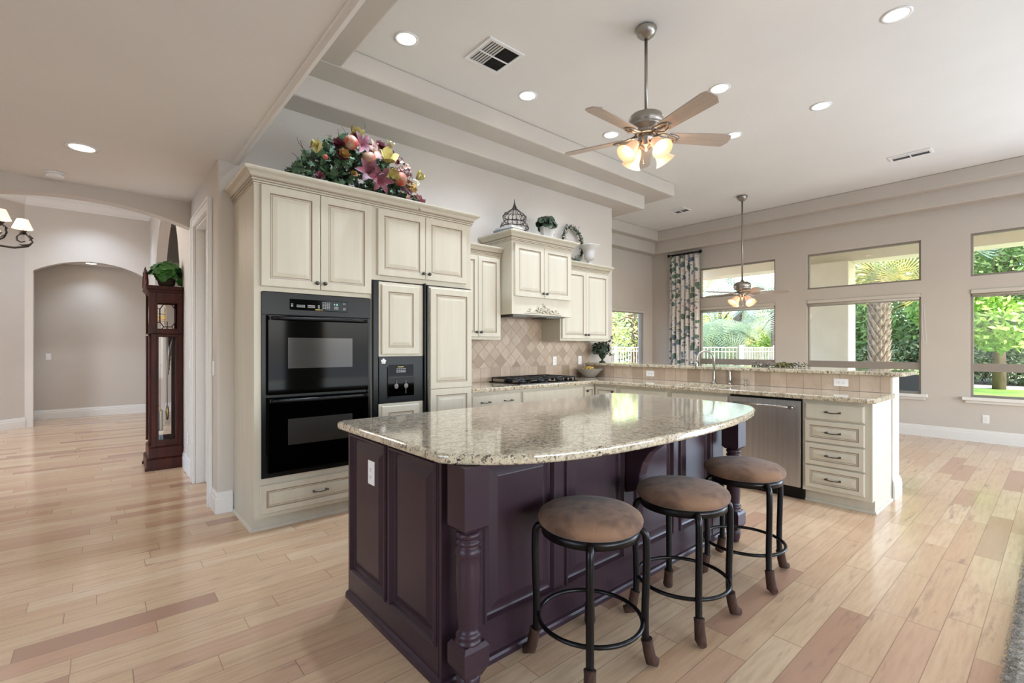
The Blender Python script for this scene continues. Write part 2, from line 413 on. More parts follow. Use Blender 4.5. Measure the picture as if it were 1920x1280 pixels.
mb = MB(); mb.lathe([(.028, 0), (.028, .006), (.012, .008), (.012, .035), (.024, .042), (.030, .052), (.026, .064), (.010, .068)], (0, 0, 0), 20, axis='y')
part('door_knob', mb, 'blackmetal', d, loc=(DY1-DY0-.04-.075, 0, 1.0), label='dark bronze knob')
# arch between hall and foyer
def arch_pts(x0, x1, zs, zp, n=24, p=2.0):
    c, h = (x0+x1)/2, (x1-x0)/2
    return [(c-h*cos(pi*i/n), zs+(zp-zs)*(sin(pi*i/n))**(2/p)) for i in range(n+1)]
def arch_wall_y(mb, x0, x1, y0, y1, z0, z1, a0, a1, zs, zp, p=1.25):
    """wall in the xz plane between y0 and y1 with an arched opening a0..a1"""
    if a0 > x0: mb.box(x0, a0, y0, y1, z0, z1)
    if x1 > a1: mb.box(a1, x1, y0, y1, z0, z1)
    A = arch_pts(a0, a1, zs, zp, 28, p)
    for (xa, za), (xb, zb) in zip(A, A[1:]): mb.prismy([(xa, za), (xb, zb), (xb, z1), (xa, z1)], y0, y1)
    return mb
def shallow(x0, x1, zs, zp, n=28):
    c, h = (x0+x1)/2, (x1-x0)/2; s = zp-zs; r = (h*h+s*s)/(2*s)
    return [(x, zp-r+math.sqrt(max(r*r-(x-c)**2, 0))) for x in [x0+(x1-x0)*i/n for i in range(n+1)]]
mb = MB(); A = shallow(-1.0, .70, 2.53, 2.675)
for (xa, za), (xb, zb) in zip(A, A[1:]): mb.prismy([(xa, za), (xb, zb), (xb, 4.0), (xa, 4.0)], 5.83, 5.98)
mb.box(-3.6, -1.0, 5.83, 5.98, 0, 4.0)
struct('wall_arch', mb, 'wall', 'wall with the wide shallow arch into the foyer')
# foyer
ZF = 3.82
struct('ceiling', MB().box(-3.6, 3.2, 5.98, 13.0, ZF, ZF+.1), 'ceil', 'foyer ceiling')
mb = MB(); A = shallow(-.83, .67, 2.58, 2.80)
for (xa, za), (xb, zb) in zip(A, A[1:]): mb.prismy([(xa, za), (xb, zb), (xb, ZF), (xa, ZF)], 11.12, 11.27)
mb.box(-.93, -.83, 11.12, 11.27, 0, ZF); mb.box(.67, .78, 11.12, 11.27, 0, ZF)
struct('wall_foyer', mb, 'wall', 'far foyer wall with the corridor arch')
mb = MB(); mb.prism([(-.93, 11.12), (-.93, 11.3), (-3.5, 8.95), (-3.5, 8.78)][::-1], 0, ZF)
struct('wall_angled', mb, 'wall', 'angled foyer wall')
# foyer right wall with tall arched opening
A = shallow(6.72, 10.0, 2.3, 3.35)
mb = MB()
for (ya, za), (yb, zb) in zip(A, A[1:]): mb.prismx([(ya, za), (yb, zb), (yb, ZF), (ya, ZF)], .70, .84)
mb.box(.70, .84, 10.0, 11.12, 0, ZF); mb.box(.70, .84, 5.98, 6.72, ZL+1.0, ZF)
struct('wall_side', mb, 'wall', 'foyer side wall with a tall arch')
struct('wall_dining', MB().box(3.0, 3.12, 4.5, 13, 0, ZF), 'wall', 'wall of the room beyond the side arch')
# corridor
struct('wall_corridor', MB().box(-3.5, 3.0, 12.15, 12.27, 0, ZF), 'wall', 'grey end wall of the corridor')
struct('ceiling', MB().box(-3.0, 3.0, 11.27, 12.15, 2.86, 2.95), 'ceil', 'corridor ceiling')
mb = MB().box(-.93, -.90, 11.27, 11.36, 0, 2.86).box(-.93, -.90, 11.96, 12.05, 0, 2.3).box(-.96, -.93, 11.27, 12.15, 0, 2.86)
struct('trim_3', mb, 'trim', 'white casing at the left of the corridor')
# closing walls behind the camera, with windows
mb = MB()
mb.box(-3.6, -.35, -4.15, -4.0, 0, ZC+.1); mb.box(3.15, 3.95, -4.15, -4.0, 0, ZC+.1); mb.box(7.85, 9.35, -4.15, -4.0, 0, ZC+.1)
for x0, x1 in ((-.35, 3.15), (3.95, 7.85)): mb.box(x0, x1, -4.15, -4.0, 0, .4); mb.box(x0, x1, -4.15, -4.0, 2.7, ZC+.1)
struct('wall_rear', mb, 'wall', 'rear wall of the living area')
struct('wall_left', MB().box(-3.65, -3.5, -4.15, 0, 0, 4.0).box(-3.65, -3.5, 0, 2.4, 0, .5).box(-3.65, -3.5, 0, 2.4, 2.5, 4.0).box(-3.65, -3.5, 2.4, 6.4, 0, 4.0).box(-3.65, -3.5, 6.4, 8.4, 0, .5).box(-3.65, -3.5, 6.4, 8.4, 2.9, 4.0).box(-3.65, -3.5, 8.4, 9.2, 0, 4.0), 'wall', 'left wall of the hall')  # unseen openings cut to go with the added area lamps

# window wall
WIN = [(3.40, 4.84), (1.385, 2.89), (-.65, .856)]
ZU0, ZU1, ZW0, ZW1, SLD = 2.30, 2.90, .62, 2.115, (-3.45, -1.0)
mb = MB(); ys = [YN+.14]
def wallseg(y0, y1, z0, z1): mb.box(XW, XW+.16, y0, y1, z0, z1)
wallseg(4.84, YN+.14, 0, ZC); wallseg(2.89, 3.40, 0, ZC); wallseg(.856, 1.385, 0, ZC); wallseg(SLD[1], -.65, 0, ZC); wallseg(-4.1, SLD[0], 0, ZC)
for a, b in WIN: wallseg(a, b, 0, ZW0); wallseg(a, b, ZW1, ZU0); wallseg(a, b, ZU1, ZC)
wallseg(SLD[0], SLD[1], 2.45, ZC)
struct('wall_window', mb, 'wall', 'grey window wall')
SWX = (7.25, 8.86)
mb = MB().box(5.0, SWX[0], YN, YN+.14, 0, ZC).box(SWX[1], XW+.02, YN, YN+.14, 0, ZC).box(SWX[0], SWX[1], YN, YN+.14, 0, .62).box(SWX[0], SWX[1], YN, YN+.14, 2.10, ZC)
mb.box(5.0, 5.12, YK+.14, YN, 0, ZC)
struct('wall_nook', mb, 'wall', 'back wall of the nook')

def window(n, y0, y1, z0, z1, rail=None, label=''):
    w = y1-y0; f = .028; mb = MB()
    X0, X1 = XW+.035, XW+.095
    mb.box(X0, X1, y0, y0+f, z0, z1); mb.box(X0, X1, y1-f, y1, z0, z1); mb.box(X0, X1, y0+f, y1-f, z0, z0+f); mb.box(X0, X1, y0+f, y1-f, z1-f, z1)
    if rail: mb.box(X0, X1, y0+f, y1-f, rail[0], rail[1])
    o = struct(n, mb, 'frame', label)
    p = MB()
    if rail: p.box(XW+.06, XW+.066, y0+f, y1-f, z0+f, rail[0]); p.box(XW+.06, XW+.066, y0+f, y1-f, rail[1], z1-f)
    else: p.box(XW+.06, XW+.066, y0+f, y1-f, z0+f, z1-f)
    part('pane', p, 'glass', o)
    return o
k = 1
names = ['left', 'middle', 'right']
for i, (a, b) in enumerate(WIN):
    window(f'window_{k}', a, b, ZU0, ZU1, None, f'upper {names[i]} window, single pane'); k += 1
    window(f'window_{k}', a, b, ZW0, ZW1, (.975, 1.085), f'lower {names[i]} window with a horizontal sash rail'); k += 1
# white sills and stools under the windows
for i, (a, b) in enumerate(WIN):
    mb = MB().box(XW-.075, XW+.035, a-.08, b+.08, ZW0-.045, ZW0); mb.box(XW-.03, XW, a-.05, b+.05, ZW0-.085, ZW0-.045)
    struct(f'trim_{4+i}', mb, 'trim', f'white sill under the {names[i]} window', bevel=.006)
# nook window
mb = MB(); f = .03
mb.box(SWX[0], SWX[0]+f, YN+.03, YN+.09, .62, 2.10).box(SWX[1]-f, SWX[1], YN+.03, YN+.09, .62, 2.10).box(SWX[0]+f, SWX[1]-f, YN+.03, YN+.09, .62, .65).box(SWX[0]+f, SWX[1]-f, YN+.03, YN+.09, 2.07, 2.10)
o = struct('window_7', mb, 'frame', 'nook window in the back wall')
part('pane', MB().box(SWX[0]+f, SWX[1]-f, YN+.055, YN+.061, .65, 2.07), 'glass', o)
# roller blind cassettes in the lower windows
for i, (a, b) in enumerate(WIN):
    t = thing('roller_blind', f'rolled up blind cassette at the top of the lower {names[i]} window of the window wall', 'blind', (XW, 0, 0), 0, 'rolled up blinds')
    part('cassette', MB().box(-.02, .032, a+.004, b-.004, ZW1-.058, ZW1-.002), 'blind', t, bevel=.008)
    part('roll', MB().tube([(.012, a+.02, ZW1-.075), (.012, b-.02, ZW1-.075)], .018, 10), 'blind', t)
    part('hem_bar', MB().box(-.006, .006, a+.02, b-.02, ZW1-.112, ZW1-.096), 'frame', t)
part_ = MB().box(SWX[0]+.01, SWX[1]-.01, YN-.02, YN+.028, 2.045, 2.098)
t = thing('roller_blind', 'rolled up blind cassette on the nook window in the back wall', 'blind', (0, 0, 0), 0, 'rolled up blinds')
part('cassette', part_, 'blind', t, bevel=.008)
part('hem_bar', MB().box(SWX[0]+.03, SWX[1]-.03, YN-.004, YN+.008, 2.025, 2.043), 'frame', t)
t = thing('blind_cord', 'white loop of blind cord hanging right of the middle window', 'cord', (XW-.012, 1.32, 1.5), 0)
part('cord', MB().tube([(0, .045, .45), (0, .043, 0), (0, .03, -.12), (0, .015, -.14), (0, .0, -.10), (0, .012, .1), (0, .03, .45)], .0022, 6), 'white', t)

# baseboards
BP = [(0, 0), (.016, 0), (.016, .115), (.012, .122), (.012, .145), (.006, .152), (.006, .165), (0, .168)]
def base(name, path, label): return struct(name, MB().sweep(path, BP), 'trim', label)
base('baseboard_window', [(XW, YN), (XW, SLD[1])], 'white baseboard of the window wall')
base('baseboard_nook', [(6.0, YN), (XW, YN)], 'white baseboard of the nook')
base('baseboard_hall', [(.70, DY0-.09), (.70, YK), (.806, YK)][::1], 'white baseboard round the hall corner')
base('baseboard_hallway', [(.70, 6.72), (.70, DY1+.09)], 'white baseboard behind the clock')
base('baseboard_foyer', [(-3.4, 8.86), (-.93, 11.12)], 'white baseboard of the angled foyer wall')
base('baseboard_corridor', [(-.90, 12.15), (3.0, 12.15)], 'white baseboard of the corridor')
base('baseboard_dining', [(3.0, 12.1), (3.0, 5.0)], 'white baseboard of the far room')
base('baseboard_side', [(.70, 11.12), (.70, 10.0)], 'white baseboard of the foyer side wall')
# foyer crown
CP = [(0, ZF-.17), (.012, ZF-.17), (.012, ZF-.145), (.03, ZF-.13), (.075, ZF-.07), (.09, ZF-.05), (.12, ZF-.04), (.12, ZF-.0)]
struct('trim_7', MB().sweep([(-3.4, 8.87), (-.93, 11.12), (.70, 11.12), (.70, 5.98)], CP), 'trim', 'white crown moulding of the foyer')
# ------------------------------------------------------------ cabinet pieces
T = .022
def door_loops(fr=.062, t=T):
    return [(0, 0, 0), (0, -t+.005, 0), (.005, -t, 0), (fr-.004, -t, 0), (fr, -t+.004, 1), (fr+.004, -t+.008, 1), (fr+.010, -t+.008, 0), (fr+.014, -t+.006, 1), (fr+.040, -t+.001, 0), (fr+.043, -t+.0005, 0)]
def knob(parent, x, z, y=-T):
    return part('knob', MB().lathe([(.008, 0), (.006, .010), (.008, .014), (.014, .018), (.0155, .024), (.012, .031), (.005, .034)], (0, 0, 0), 14, axis='y'), 'pewter', parent, loc=(x, y, z))
def pull(parent, x, z, L=.105, y=-T):
    mb = MB(); h = L/2
    mb.lathe([(.008, 0), (.006, .004), (.005, .020)], (-h+.006, 0, 0), 10, axis='y'); mb.lathe([(.008, 0), (.006, .004), (.005, .020)], (h-.006, 0, 0), 10, axis='y')
    pts = [(-h-.006, -.022, 0), (-h+.004, -.022, 0), (-h*.5, -.024, -.004), (0, -.026, -.006), (h*.5, -.024, -.004), (h-.004, -.022, 0), (h+.006, -.022, 0)]
    mb.tube(pts, [.006, .007, .004, .0045, .004, .007, .006], 8)
    return part('handle', mb, 'pewter', parent, loc=(x, y, z))
def cab_door(parent, x0, x1, z0, z1, name='door', kn=None, fr=.062, hd=None, plain=False):
    mb = MB()
    w, h = x1-x0, z1-z0
    if plain: mb.panel(0, 0, w, h, [(0, 0, 0), (0, -T+.008, 0), (.006, -T+.004, 0), (.012, -T, 0)])
    else: mb.panel(0, 0, w, h, door_loops(fr))
    d = part(name, mb, ['cream', 'glaze'], parent, loc=(x0, 0, z0))
    if kn == 'r': knob(d, w-.028, .05)
    if kn == 'l': knob(d, .028, .05)
    if kn == 'tr': knob(d, w-.03, h-.05)
    if kn == 'tl': knob(d, .03, h-.05)
    for hx in (hd or []): pull(d, w*hx, h/2)
    return d
def carcass(x0, x1, z0, z1, depth, openings, stile=0):
    """box with a face frame at y 0..-0, openings cut as (x0,x1,z0,z1) through the front"""
    mb = MB(); mb.box(x0, x0+.018, .02, depth, z0, z1); mb.box(x1-.018, x1, .02, depth, z0, z1)
    mb.box(x0+.018, x1-.018, depth-.012, depth, z0, z1); mb.box(x0+.018, x1-.018, .02, depth-.012, z1-.018, z1); mb.box(x0+.018, x1-.018, .02, depth-.012, z0, z0+.018)
    xs = sorted({x0, x1, *[o[0] for o in openings], *[o[1] for o in openings]}); zs = sorted({z0, z1, *[o[2] for o in openings], *[o[3] for o in openings]})
    for xa, xb in zip(xs, xs[1:]):
        for za, zb in zip(zs, zs[1:]):
            cx, cz = (xa+xb)/2, (za+zb)/2
            if any(o[0] < cx < o[1] and o[2] < cz < o[3] for o in openings): continue
            mb.box(xa, xb, 0, .02, za, zb)
    return mb
CROWN = [(0, 0), (.004, 0), (.004, .010), (.010, .014), (.010, .024), (.016, .028), (.016, .040), (.022, .044), (.024, .052), (.040, .072), (.052, .080), (.060, .084), (.066, .090), (.070, .098), (.070, .108), (0, .108)]
CMATS = [0, 0, 1, 0, 1, 0, 1, 1, 0, 0, 0, 0, 0, 0, 0]
def crown(parent, path, z, scale=1.0, rope=True):
    prof = [(o*scale, z+h*scale) for o, h in CROWN]
    c = part('crown_moulding', MB().sweep(path, prof, mats=CMATS), ['cream', 'glaze'], parent)
    if rope:
        mb = MB(); s = .015*scale
        for (xa, ya), (xb, yb) in zip(path, path[1:]):
            L = math.hypot(xb-xa, yb-ya); d = Vector(((xb-xa)/L, (yb-ya)/L)); n = Vector((d.y, -d.x)); k = int(L/.013)
            for i in range(k):
                q = Vector((xa, ya))+d*(i+.5)*L/k+n*.018*scale
                a = mb.v.__len__()
                mb.box(-.0042, .0042, -.003, .003, z+.029*scale, z+.039*scale)
                for j in range(a, a+8):
                    vx, vy, vz = mb.v[j]; mb.v[j] = (q.x+d.x*vx+n.x*vy, q.y+d.y*vx+n.y*vy, vz)
        part('rope_bead', mb, 'cream', c)
    return c
def shoe(parent, path, name='toe_moulding', m='cream'):
    return part(name, MB().sweep(path, [(0, 0), (.014, 0), (.013, .010), (.008, .018), (0, .022)]), m, parent)

# ---- tall oven and refrigerator cabinet
YT = 3.70; X0 = .815
tc = thing('tall_cabinet', 'tall cream cabinet wall with crown moulding housing the black double oven and refrigerator', 'cabinet', (X0, YT, 0))
wT = 2.675-X0; OV = (.055, .845, .38, 1.71); FR = (.865, 1.850, .105, 1.865)
mb = carcass(0, wT, .105, 2.47, YK-YT-.006, [OV, FR, (.06, .83, 1.76, 2.44), (.06, .83, .15, .33)])
mb.box(.857, .8645, .02, .63, .105, 1.9); mb.box(.018, wT-.018, .062, .08, 0, .105); mb.box(0, .018, .062, .655, 0, .105); mb.box(wT-.018, wT, .062, .655, 0, .105)
mb.box(.02, .856, .03, .62, 1.715, 1.735)
part('body', mb, ['cream', 'glaze'], tc)
cab_door(tc, .040, .447, 1.742, 2.462, kn='r'); cab_door(tc, .450, .857, 1.742, 2.462, kn='l')
cab_door(tc, .912, 1.357, 1.905, 2.455, kn='r', fr=.058); cab_door(tc, 1.360, 1.802, 1.905, 2.455, kn='l', fr=.058)
cab_door(tc, .035, .855, .133, .335, 'drawer', hd=[.5], fr=.045)
crown(tc, [(0, YK-YT-.006), (0, 0), (wT, 0), (wT, YK-YT-.006)], 2.455)
part('top_panel', MB().box(.0, wT, 0, YK-YT-.005, 2.47, 2.49), 'cream', tc)
shoe(tc, [(0, .655), (0, .062), (wT, .062)])

# ---- double oven
ov = thing('double_oven', 'black built in double wall oven with glass doors', 'oven', (X0+OV[0]+.002, YT, 0))
w = OV[1]-OV[0]-.004
part('body', MB().box(.01, w-.01, .0, .56, .385, 1.705), 'black', ov)
part('trim_frame', MB().box(-.012, w+.012, -.012, -.001, .383, .545).box(-.012, .018, -.012, -.001, .545, 1.545).box(w-.018, w+.012, -.012, -.001, .545, 1.545).box(-.012, w+.012, -.012, -.001, 1.545, 1.705), 'black', ov, bevel=.002)
part('louvre', MB().box(.01, w-.01, -.02, -.012, .392, .42).box(.02, w-.02, -.018, -.012, .425, .435), 'black', ov)
cp = part('control_panel', MB().box(.175, .605, -.018, -.012, 1.585, 1.665), 'blackglass', ov, bevel=.004)
M['legend'] = mat('grey printed legend', '#9c9c9c', .5); M['goldprint'] = mat('yellow printed badge', '#d8c468', .5)
mb = MB(); rr = random.Random(3)
for bx, bz, bw, bh in ((.183, 1.607, .016, .010), (.183, 1.622, .016, .008), (.222, 1.605, .06, .009), (.222, 1.618, .06, .005), (.30, 1.605, .055, .006), (.30, 1.615, .055, .010), (.375, 1.603, .014, .01), (.375, 1.617, .014, .01), (.497, 1.603, .034, .009), (.497, 1.616, .034, .007), (.567, 1.60, .022, .008), (.567, 1.612, .022, .006), (.567, 1.645, .020, .008)):
    k2 = max(1, int(bw/.007))
    for i in range(k2): mb.box(bx+i*bw/k2, bx+(i+.72)*bw/k2, -.0192, -.018, bz, bz+bh)
for i in range(4):
    for j in range(5): mb.box(.408+i*.015, .418+i*.015, -.0192, -.018, 1.602+j*.011, 1.608+j*.011)
part('button_legends', mb, 'legend', cp)
part('badge', MB().box(.355, .392, -.0192, -.018, 1.590, 1.596).box(.395, .41, -.0192, -.018, 1.591, 1.595), 'goldprint', cp)
SEG = {'4': 'fgbc', '1': 'bc', '0': 'abcdef'}
mb = MB(); x = .495
for chn in '4:10':
    if chn == ':': mb.box(x, x+.0015, -.0196, -.019, 1.635, 1.6365).box(x, x+.0015, -.0196, -.019, 1.641, 1.6425); x += .004; continue
    q = {'a': (0, .006, .0115, .013), 'g': (0, .006, .0058, .0072), 'd': (0, .006, 0, .0014), 'f': (0, .0013, .0065, .013), 'e': (0, .0013, 0, .0065), 'b': (.0047, .006, .0065, .013), 'c': (.0047, .006, 0, .0065)}
    for sg in SEG[chn]: mb.box(x+q[sg][0], x+q[sg][1], -.0196, -.019, 1.632+q[sg][2], 1.632+q[sg][3])
    x += .009
part('clock_display', mb, glow('lit clock digits', '#9fd8d0', 1.0), cp)
for z0, z1 in ((.968, 1.545), (.415, .958)):
    dn = part('oven_door', MB().box(.022, w-.022, -.042, -.013, z0+.004, z1-.004), 'blackglass', ov, bevel=.004)
    zz = (z0+z1)/2
    part('door_window', MB().box(.155, w-.155, -.0432, -.0418, z0+.19, z1-.165), 'window_glass', dn, bevel=.0)
    mb = MB(); pts = []
    for i in range(13):
        u = i/12; pts.append((.04+u*(w-.08), -.052-.030*sin(pi*u)**.5, z1-.028))
    mb.tube(pts, .013, 10); mb.box(.03, .06, -.06, -.042, z1-.04, z1-.016); mb.box(w-.06, w-.03, -.06, -.042, z1-.04, z1-.016)
    part('handle', mb, 'black', dn)

# ---- refrigerator with cream panels
fr = thing('refrigerator', 'side by side refrigerator with cream raised panels, black trim and water dispenser', 'refrigerator', (X0+FR[0]+.002, YT, 0))
w = FR[1]-FR[0]-.004
part('body', MB().box(.005, w-.005, .01, .60, .12, 1.86), 'black', fr)
part('kick_grille', MB().box(.005, w-.005, -.01, .01, .02, .108), 'black', fr)
fd = part('freezer_door', MB().box(.0, .455, -.030, .008, .112, 1.856), 'black', fr, bevel=.003)
part('upper_panel', MB().box(.045, .455, -.034, -.0302, 1.235, 1.85).panel(.065, 1.252, .408, 1.825, [(i, d2-.034, m) for i, d2, m in door_loops(.058)]), ['cream', 'glaze'], fd)
part('lower_panel', MB().box(.045, .455, -.034, -.0302, .13, .845).panel(.065, .15, .408, .825, [(i, d2-.034, m) for i, d2, m in door_loops(.058)]), ['cream', 'glaze'], fd)
dp = part('dispenser', MB().box(.045, .455, -.040, -.0302, .848, 1.232), 'black', fd, bevel=.002)
part('alcove', MB().box(.125, .365, -.0415, -.0402, .90, 1.055), 'blackglass', dp)
mb = MB().box(.125, .365, -.055, -.0402, .888, .900); mb.tube([(.12, -.045, .905), (.12, -.045, 1.15)], .003, 6); part('drip_tray', mb, 'black', dp)
M['greyplastic'] = mat('grey plastic paddle', '#6e6a66', .4)
for px_, zl in ((.195, .985), (.285, .92)): part('paddle', MB().sphere((px_, -.050, .985), (.020, .008, .022)).tube([(px_, -.046, 1.03), (px_, -.046, zl)], .004, 6), 'greyplastic', dp)
part('button_panel', MB().box(.13, .36, -.0425, -.0402, 1.065, 1.165), 'blackglass', dp)
mb = MB()
for i in range(5):
    for j in range(3): mb.box(.20+i*.018, .213+i*.018, -.0432, -.0424, 1.10+j*.013, 1.107+j*.013)
part('button_legends', mb, 'legend', dp)
part('badge', MB().box(.21, .265, -.0432, -.0424, 1.143, 1.149), 'goldprint', dp)
mb = MB(); c0 = (.083, 1.195)
for a in range(5):
    aa = a*2*pi/5+.3; mb.sphere((c0[0]+.014*cos(aa), -.043, c0[1]+.014*sin(aa)), (.010, .003, .010), n=8, k=5)
mb.sphere((c0[0], -.044, c0[1]), (.009, .003, .009), n=8, k=5); part('magnet', mb, 'white', dp, label='small white flower magnet')
rd = part('refrigerator_door', MB().box(.50, w, -.030, .008, .112, 1.856), 'black', fr, bevel=.003)
mb = MB().box(.512, w-.004, -.034, -.0302, .13, 1.85)
mb.panel(.522, .94, w-.012, 1.835, [(i, d2-.034, m) for i, d2, m in door_loops(.058)]); mb.panel(.522, .15, w-.012, .938, [(i, d2-.034, m) for i, d2, m in door_loops(.058)])
part('door_panel', mb, ['cream', 'glaze'], rd)
part('handle', MB().box(.458, .474, -.062, -.012, .112, 1.868), 'black', fd, bevel=.006)
part('handle', MB().box(.482, .500, -.062, -.012, .112, 1.856), 'black', rd, bevel=.006)

# ---- wall cabinets
def wall_cab(label, xa, xb, z0, zt, split, yface=4.03, path=None, rope=True):
    t = thing('wall_cabinet', label, 'cabinet', (xa, yface, 0)); w = xb-xa
    part('body', carcass(0, w, z0, zt, YK-yface, []), ['cream', 'glaze'], t)
    cab_door(t, .02, w*split-.001, z0+.028, zt-.03, kn='r', fr=.05); cab_door(t, w*split+.002, w-.025, z0+.028, zt-.03, kn='l', fr=.05)
    crown(t, path(w), zt-.012, .9, rope)
    return t
wall_cab('narrow cream wall cabinet between the refrigerator and the range hood', 2.677, 3.318, 1.392, 2.30, .5, path=lambda w: [(0, 0), (w+.0, 0)])
wall_cab('cream wall cabinet right of the range hood, white urn on top', 4.262, 5.20, 1.392, 2.30, .49, path=lambda w: [(0, 0), (w, 0), (w, YK-4.03)])
# ---- range hood cabinet
YH = 3.845
w = .94
hc = thing('range_hood', 'cream cabinet style range hood with carved scroll ornament over the cooktop', 'range hood', (3.32, YH, 0))
dh = YK-YH-.012; w = .94
mb = carcass(0, w, 1.675, 2.455, dh, []); mb.box(-.006, w+.006, -.006, dh-.01, 1.668, 1.680)
part('body', mb, ['cream', 'glaze'], hc)
cab_door(hc, .03, .463, 1.86, 2.43, kn='r', fr=.058); cab_door(hc, .467, w-.035, 1.86, 2.43, kn='l', fr=.058)
crown(hc, [(0, dh), (0, 0), (w, 0), (w, dh)], 2.445, 1.0, False)
part('top_panel', MB().box(0, w, 0, dh-.005, 2.456, 2.50), 'cream', hc)
M['filter'] = mat('dark steel filter', '#55504a', .35, metal=.8)
part('vent_filter', MB().box(.06, w-.06, .05, dh-.06, 1.655, 1.667).box(.10, .30, .1, .35, 1.648, 1.655).box(.62, .82, .1, .35, 1.648, 1.655), 'filter', hc)
def spiral(cx, cz, r0, r1, a0, turns, n=26, y=-.010, flip=1):
    return [(cx+flip*(r0+(r1-r0)*i/n)*cos(a0+turns*2*pi*i/n), y, cz+(r0+(r1-r0)*i/n)*sin(a0+turns*2*pi*i/n)) for i in range(n+1)]
mb = MB(); cx = .47
for f in (1, -1):
    pts = spiral(cx+f*.052, 1.725, .006, .036, 0, 1.55, flip=f); mb.tube(pts, [.007+.003*i/26 for i in range(27)], 8)
    mb.tube([(cx+f*x, -.008, z) for x, z in ((.085, 1.705), (.11, 1.735), (.14, 1.732), (.165, 1.708), (.20, 1.700), (.235, 1.712), (.25, 1.700))], [.010, .009, .008, .009, .008, .007, .004], 8)
    mb.tube([(cx+f*x, -.008, z) for x, z in ((.10, 1.700), (.14, 1.695), (.19, 1.692), (.25, 1.688), (.29, 1.684))], [.006, .008, .008, .006, .003], 8)
    mb.tube(spiral(cx+f*.205, 1.722, .004, .016, 1, 1.2, flip=f), .005, 6)
    mb.tube([(cx+f*x, -.008, z) for x, z in ((.02, 1.76), (.045, 1.772), (.075, 1.762), (.092, 1.745))], [.008, .008, .007, .004], 8)
    mb.tube([(cx+f*x, -.008, z) for x, z in ((.0, 1.79), (.012, 1.778), (.018, 1.765))], [.006, .007, .004], 8)
mb.sphere((cx, -.010, 1.79), (.010, .008, .013)); mb.sphere((cx, -.008, 1.74), (.012, .010, .026)); mb.sphere((cx, -.008, 1.698), (.02, .008, .010))
part('carved_ornament', mb, 'cream', hc, label='carved scroll and leaf ornament')
# ---- base cabinets, kitchen run
def base_cab(label, loc, rotz, w, depth=.63, name='base_cabinet', toe=True, opens=()):
    t = thing(name, label, 'cabinet', loc, rotz)
    mb = carcass(0, w, .105, .873, depth, list(opens)); 
    if toe: mb.box(0, w, .07, .085, 0, .105)
    part('body', mb, ['cream', 'glaze'], t); return t
YB = 3.72; DB = YK-YB-.005
b = base_cab('cream drawer base cabinet left of the cooktop, two dark pulls on its top drawer', (2.677, YB, 0), 0, .655, DB)
cab_door(b, .012, .64, .70, .845, 'drawer', hd=[.26, .72], plain=True); cab_door(b, .012, .64, .42, .69, 'drawer', hd=[.26, .72]); cab_door(b, .012, .64, .13, .41, 'drawer', hd=[.26, .72])
b = base_cab('cream base cabinet under the cooktop with a plain false front', (3.334, YB, 0), 0, .985, DB)
cab_door(b, .018, .965, .70, .845, 'false_front', plain=True); cab_door(b, .018, .49, .13, .69, kn='tr'); cab_door(b, .494, .965, .13, .69, kn='tl')
XP = 4.535
# corner cabinet: two doors meeting in the inner corner
b = thing('corner_cabinet', 'cream corner base cabinet with two small doors meeting at the inner corner', 'cabinet', (4.321, YB, 0))
mb = MB().box(0, XP-4.321+.02, 0, .02, .105, .873).box(XP-4.321, XP-4.321+.02, -.34, 0, .105, .873).box(0, .7, .07, .09, 0, .105).box(.20, .22, -.34, .07, 0, .10)
part('body', mb, ['cream', 'glaze'], b)
cab_door(b, .012, XP-4.321-.024, .13, .845, kn='tl', fr=.04)
dd = part('door', MB().panel(0, 0, .30, .715, door_loops(.04)), ['cream', 'glaze'], b, loc=(XP-4.321, -.026, .13), rot=(0, 0, R(-90))); knob(dd, .27, .665)
PR = R(-90); DP = 5.14-XP
def pen(y): return (XP, y, 0)
b = base_cab('narrow cream base cabinet in the peninsula beside the corner cabinet', pen(3.378), PR, .68, DP)
cab_door(b, .05, .64, .70, .845, 'drawer', plain=True); cab_door(b, .05, .64, .13, .69, kn='tr')
b = base_cab('cream sink base cabinet in the peninsula left of the dishwasher', pen(2.696), PR, .62, DP)
cab_door(b, .012, .60, .70, .845, 'false_front', plain=True); cab_door(b, .012, .305, .13, .69, kn='tr'); cab_door(b, .309, .60, .13, .69, kn='tl')
b = base_cab('cream four drawer base cabinet at the end of the peninsula', pen(1.457), PR, .475, DP)
for z0, z1, pl in ((.712, .848, True), (.522, .700, False), (.332, .510, False), (.138, .320, False)):
    cab_door(b, .022, .438, z0, z1, 'drawer', hd=[.5], fr=.040, plain=pl)
part('end_panel', MB().box(.475, .487, -.002, DP, .105, .873).box(.475, .487, .07, DP, 0, .105), 'cream', b)
shoe(b, [(0, .07), (.487, .07), (.487, DP)])
# ---- dishwasher
dw = thing('dishwasher', 'stainless steel dishwasher with a bar handle in the peninsula', 'dishwasher', pen(2.073), PR); w = .614
part('body', MB().box(.005, w-.005, .0, .56, .10, .868), 'black', dw)
part('door', MB().box(.008, w-.008, -.024, -.001, .115, .852), 'steel', dw, bevel=.003)
part('control_strip', MB().box(.008, w-.008, -.018, -.001, .854, .868), 'black', dw)
mb = MB().tube([(.05, -.062, .795), (w-.05, -.062, .795)], .012, 12); mb.lathe([(.016, 0), (.016, .05)], (.075, -.024, .795), 12, axis='y'); mb.lathe([(.016, 0), (.016, .05)], (w-.075, -.024, .795), 12, axis='y')
part('handle', mb, 'nickel', dw)
part('kick_plate', MB().box(.0, w, .04, .052, .005, .108), 'black', dw)

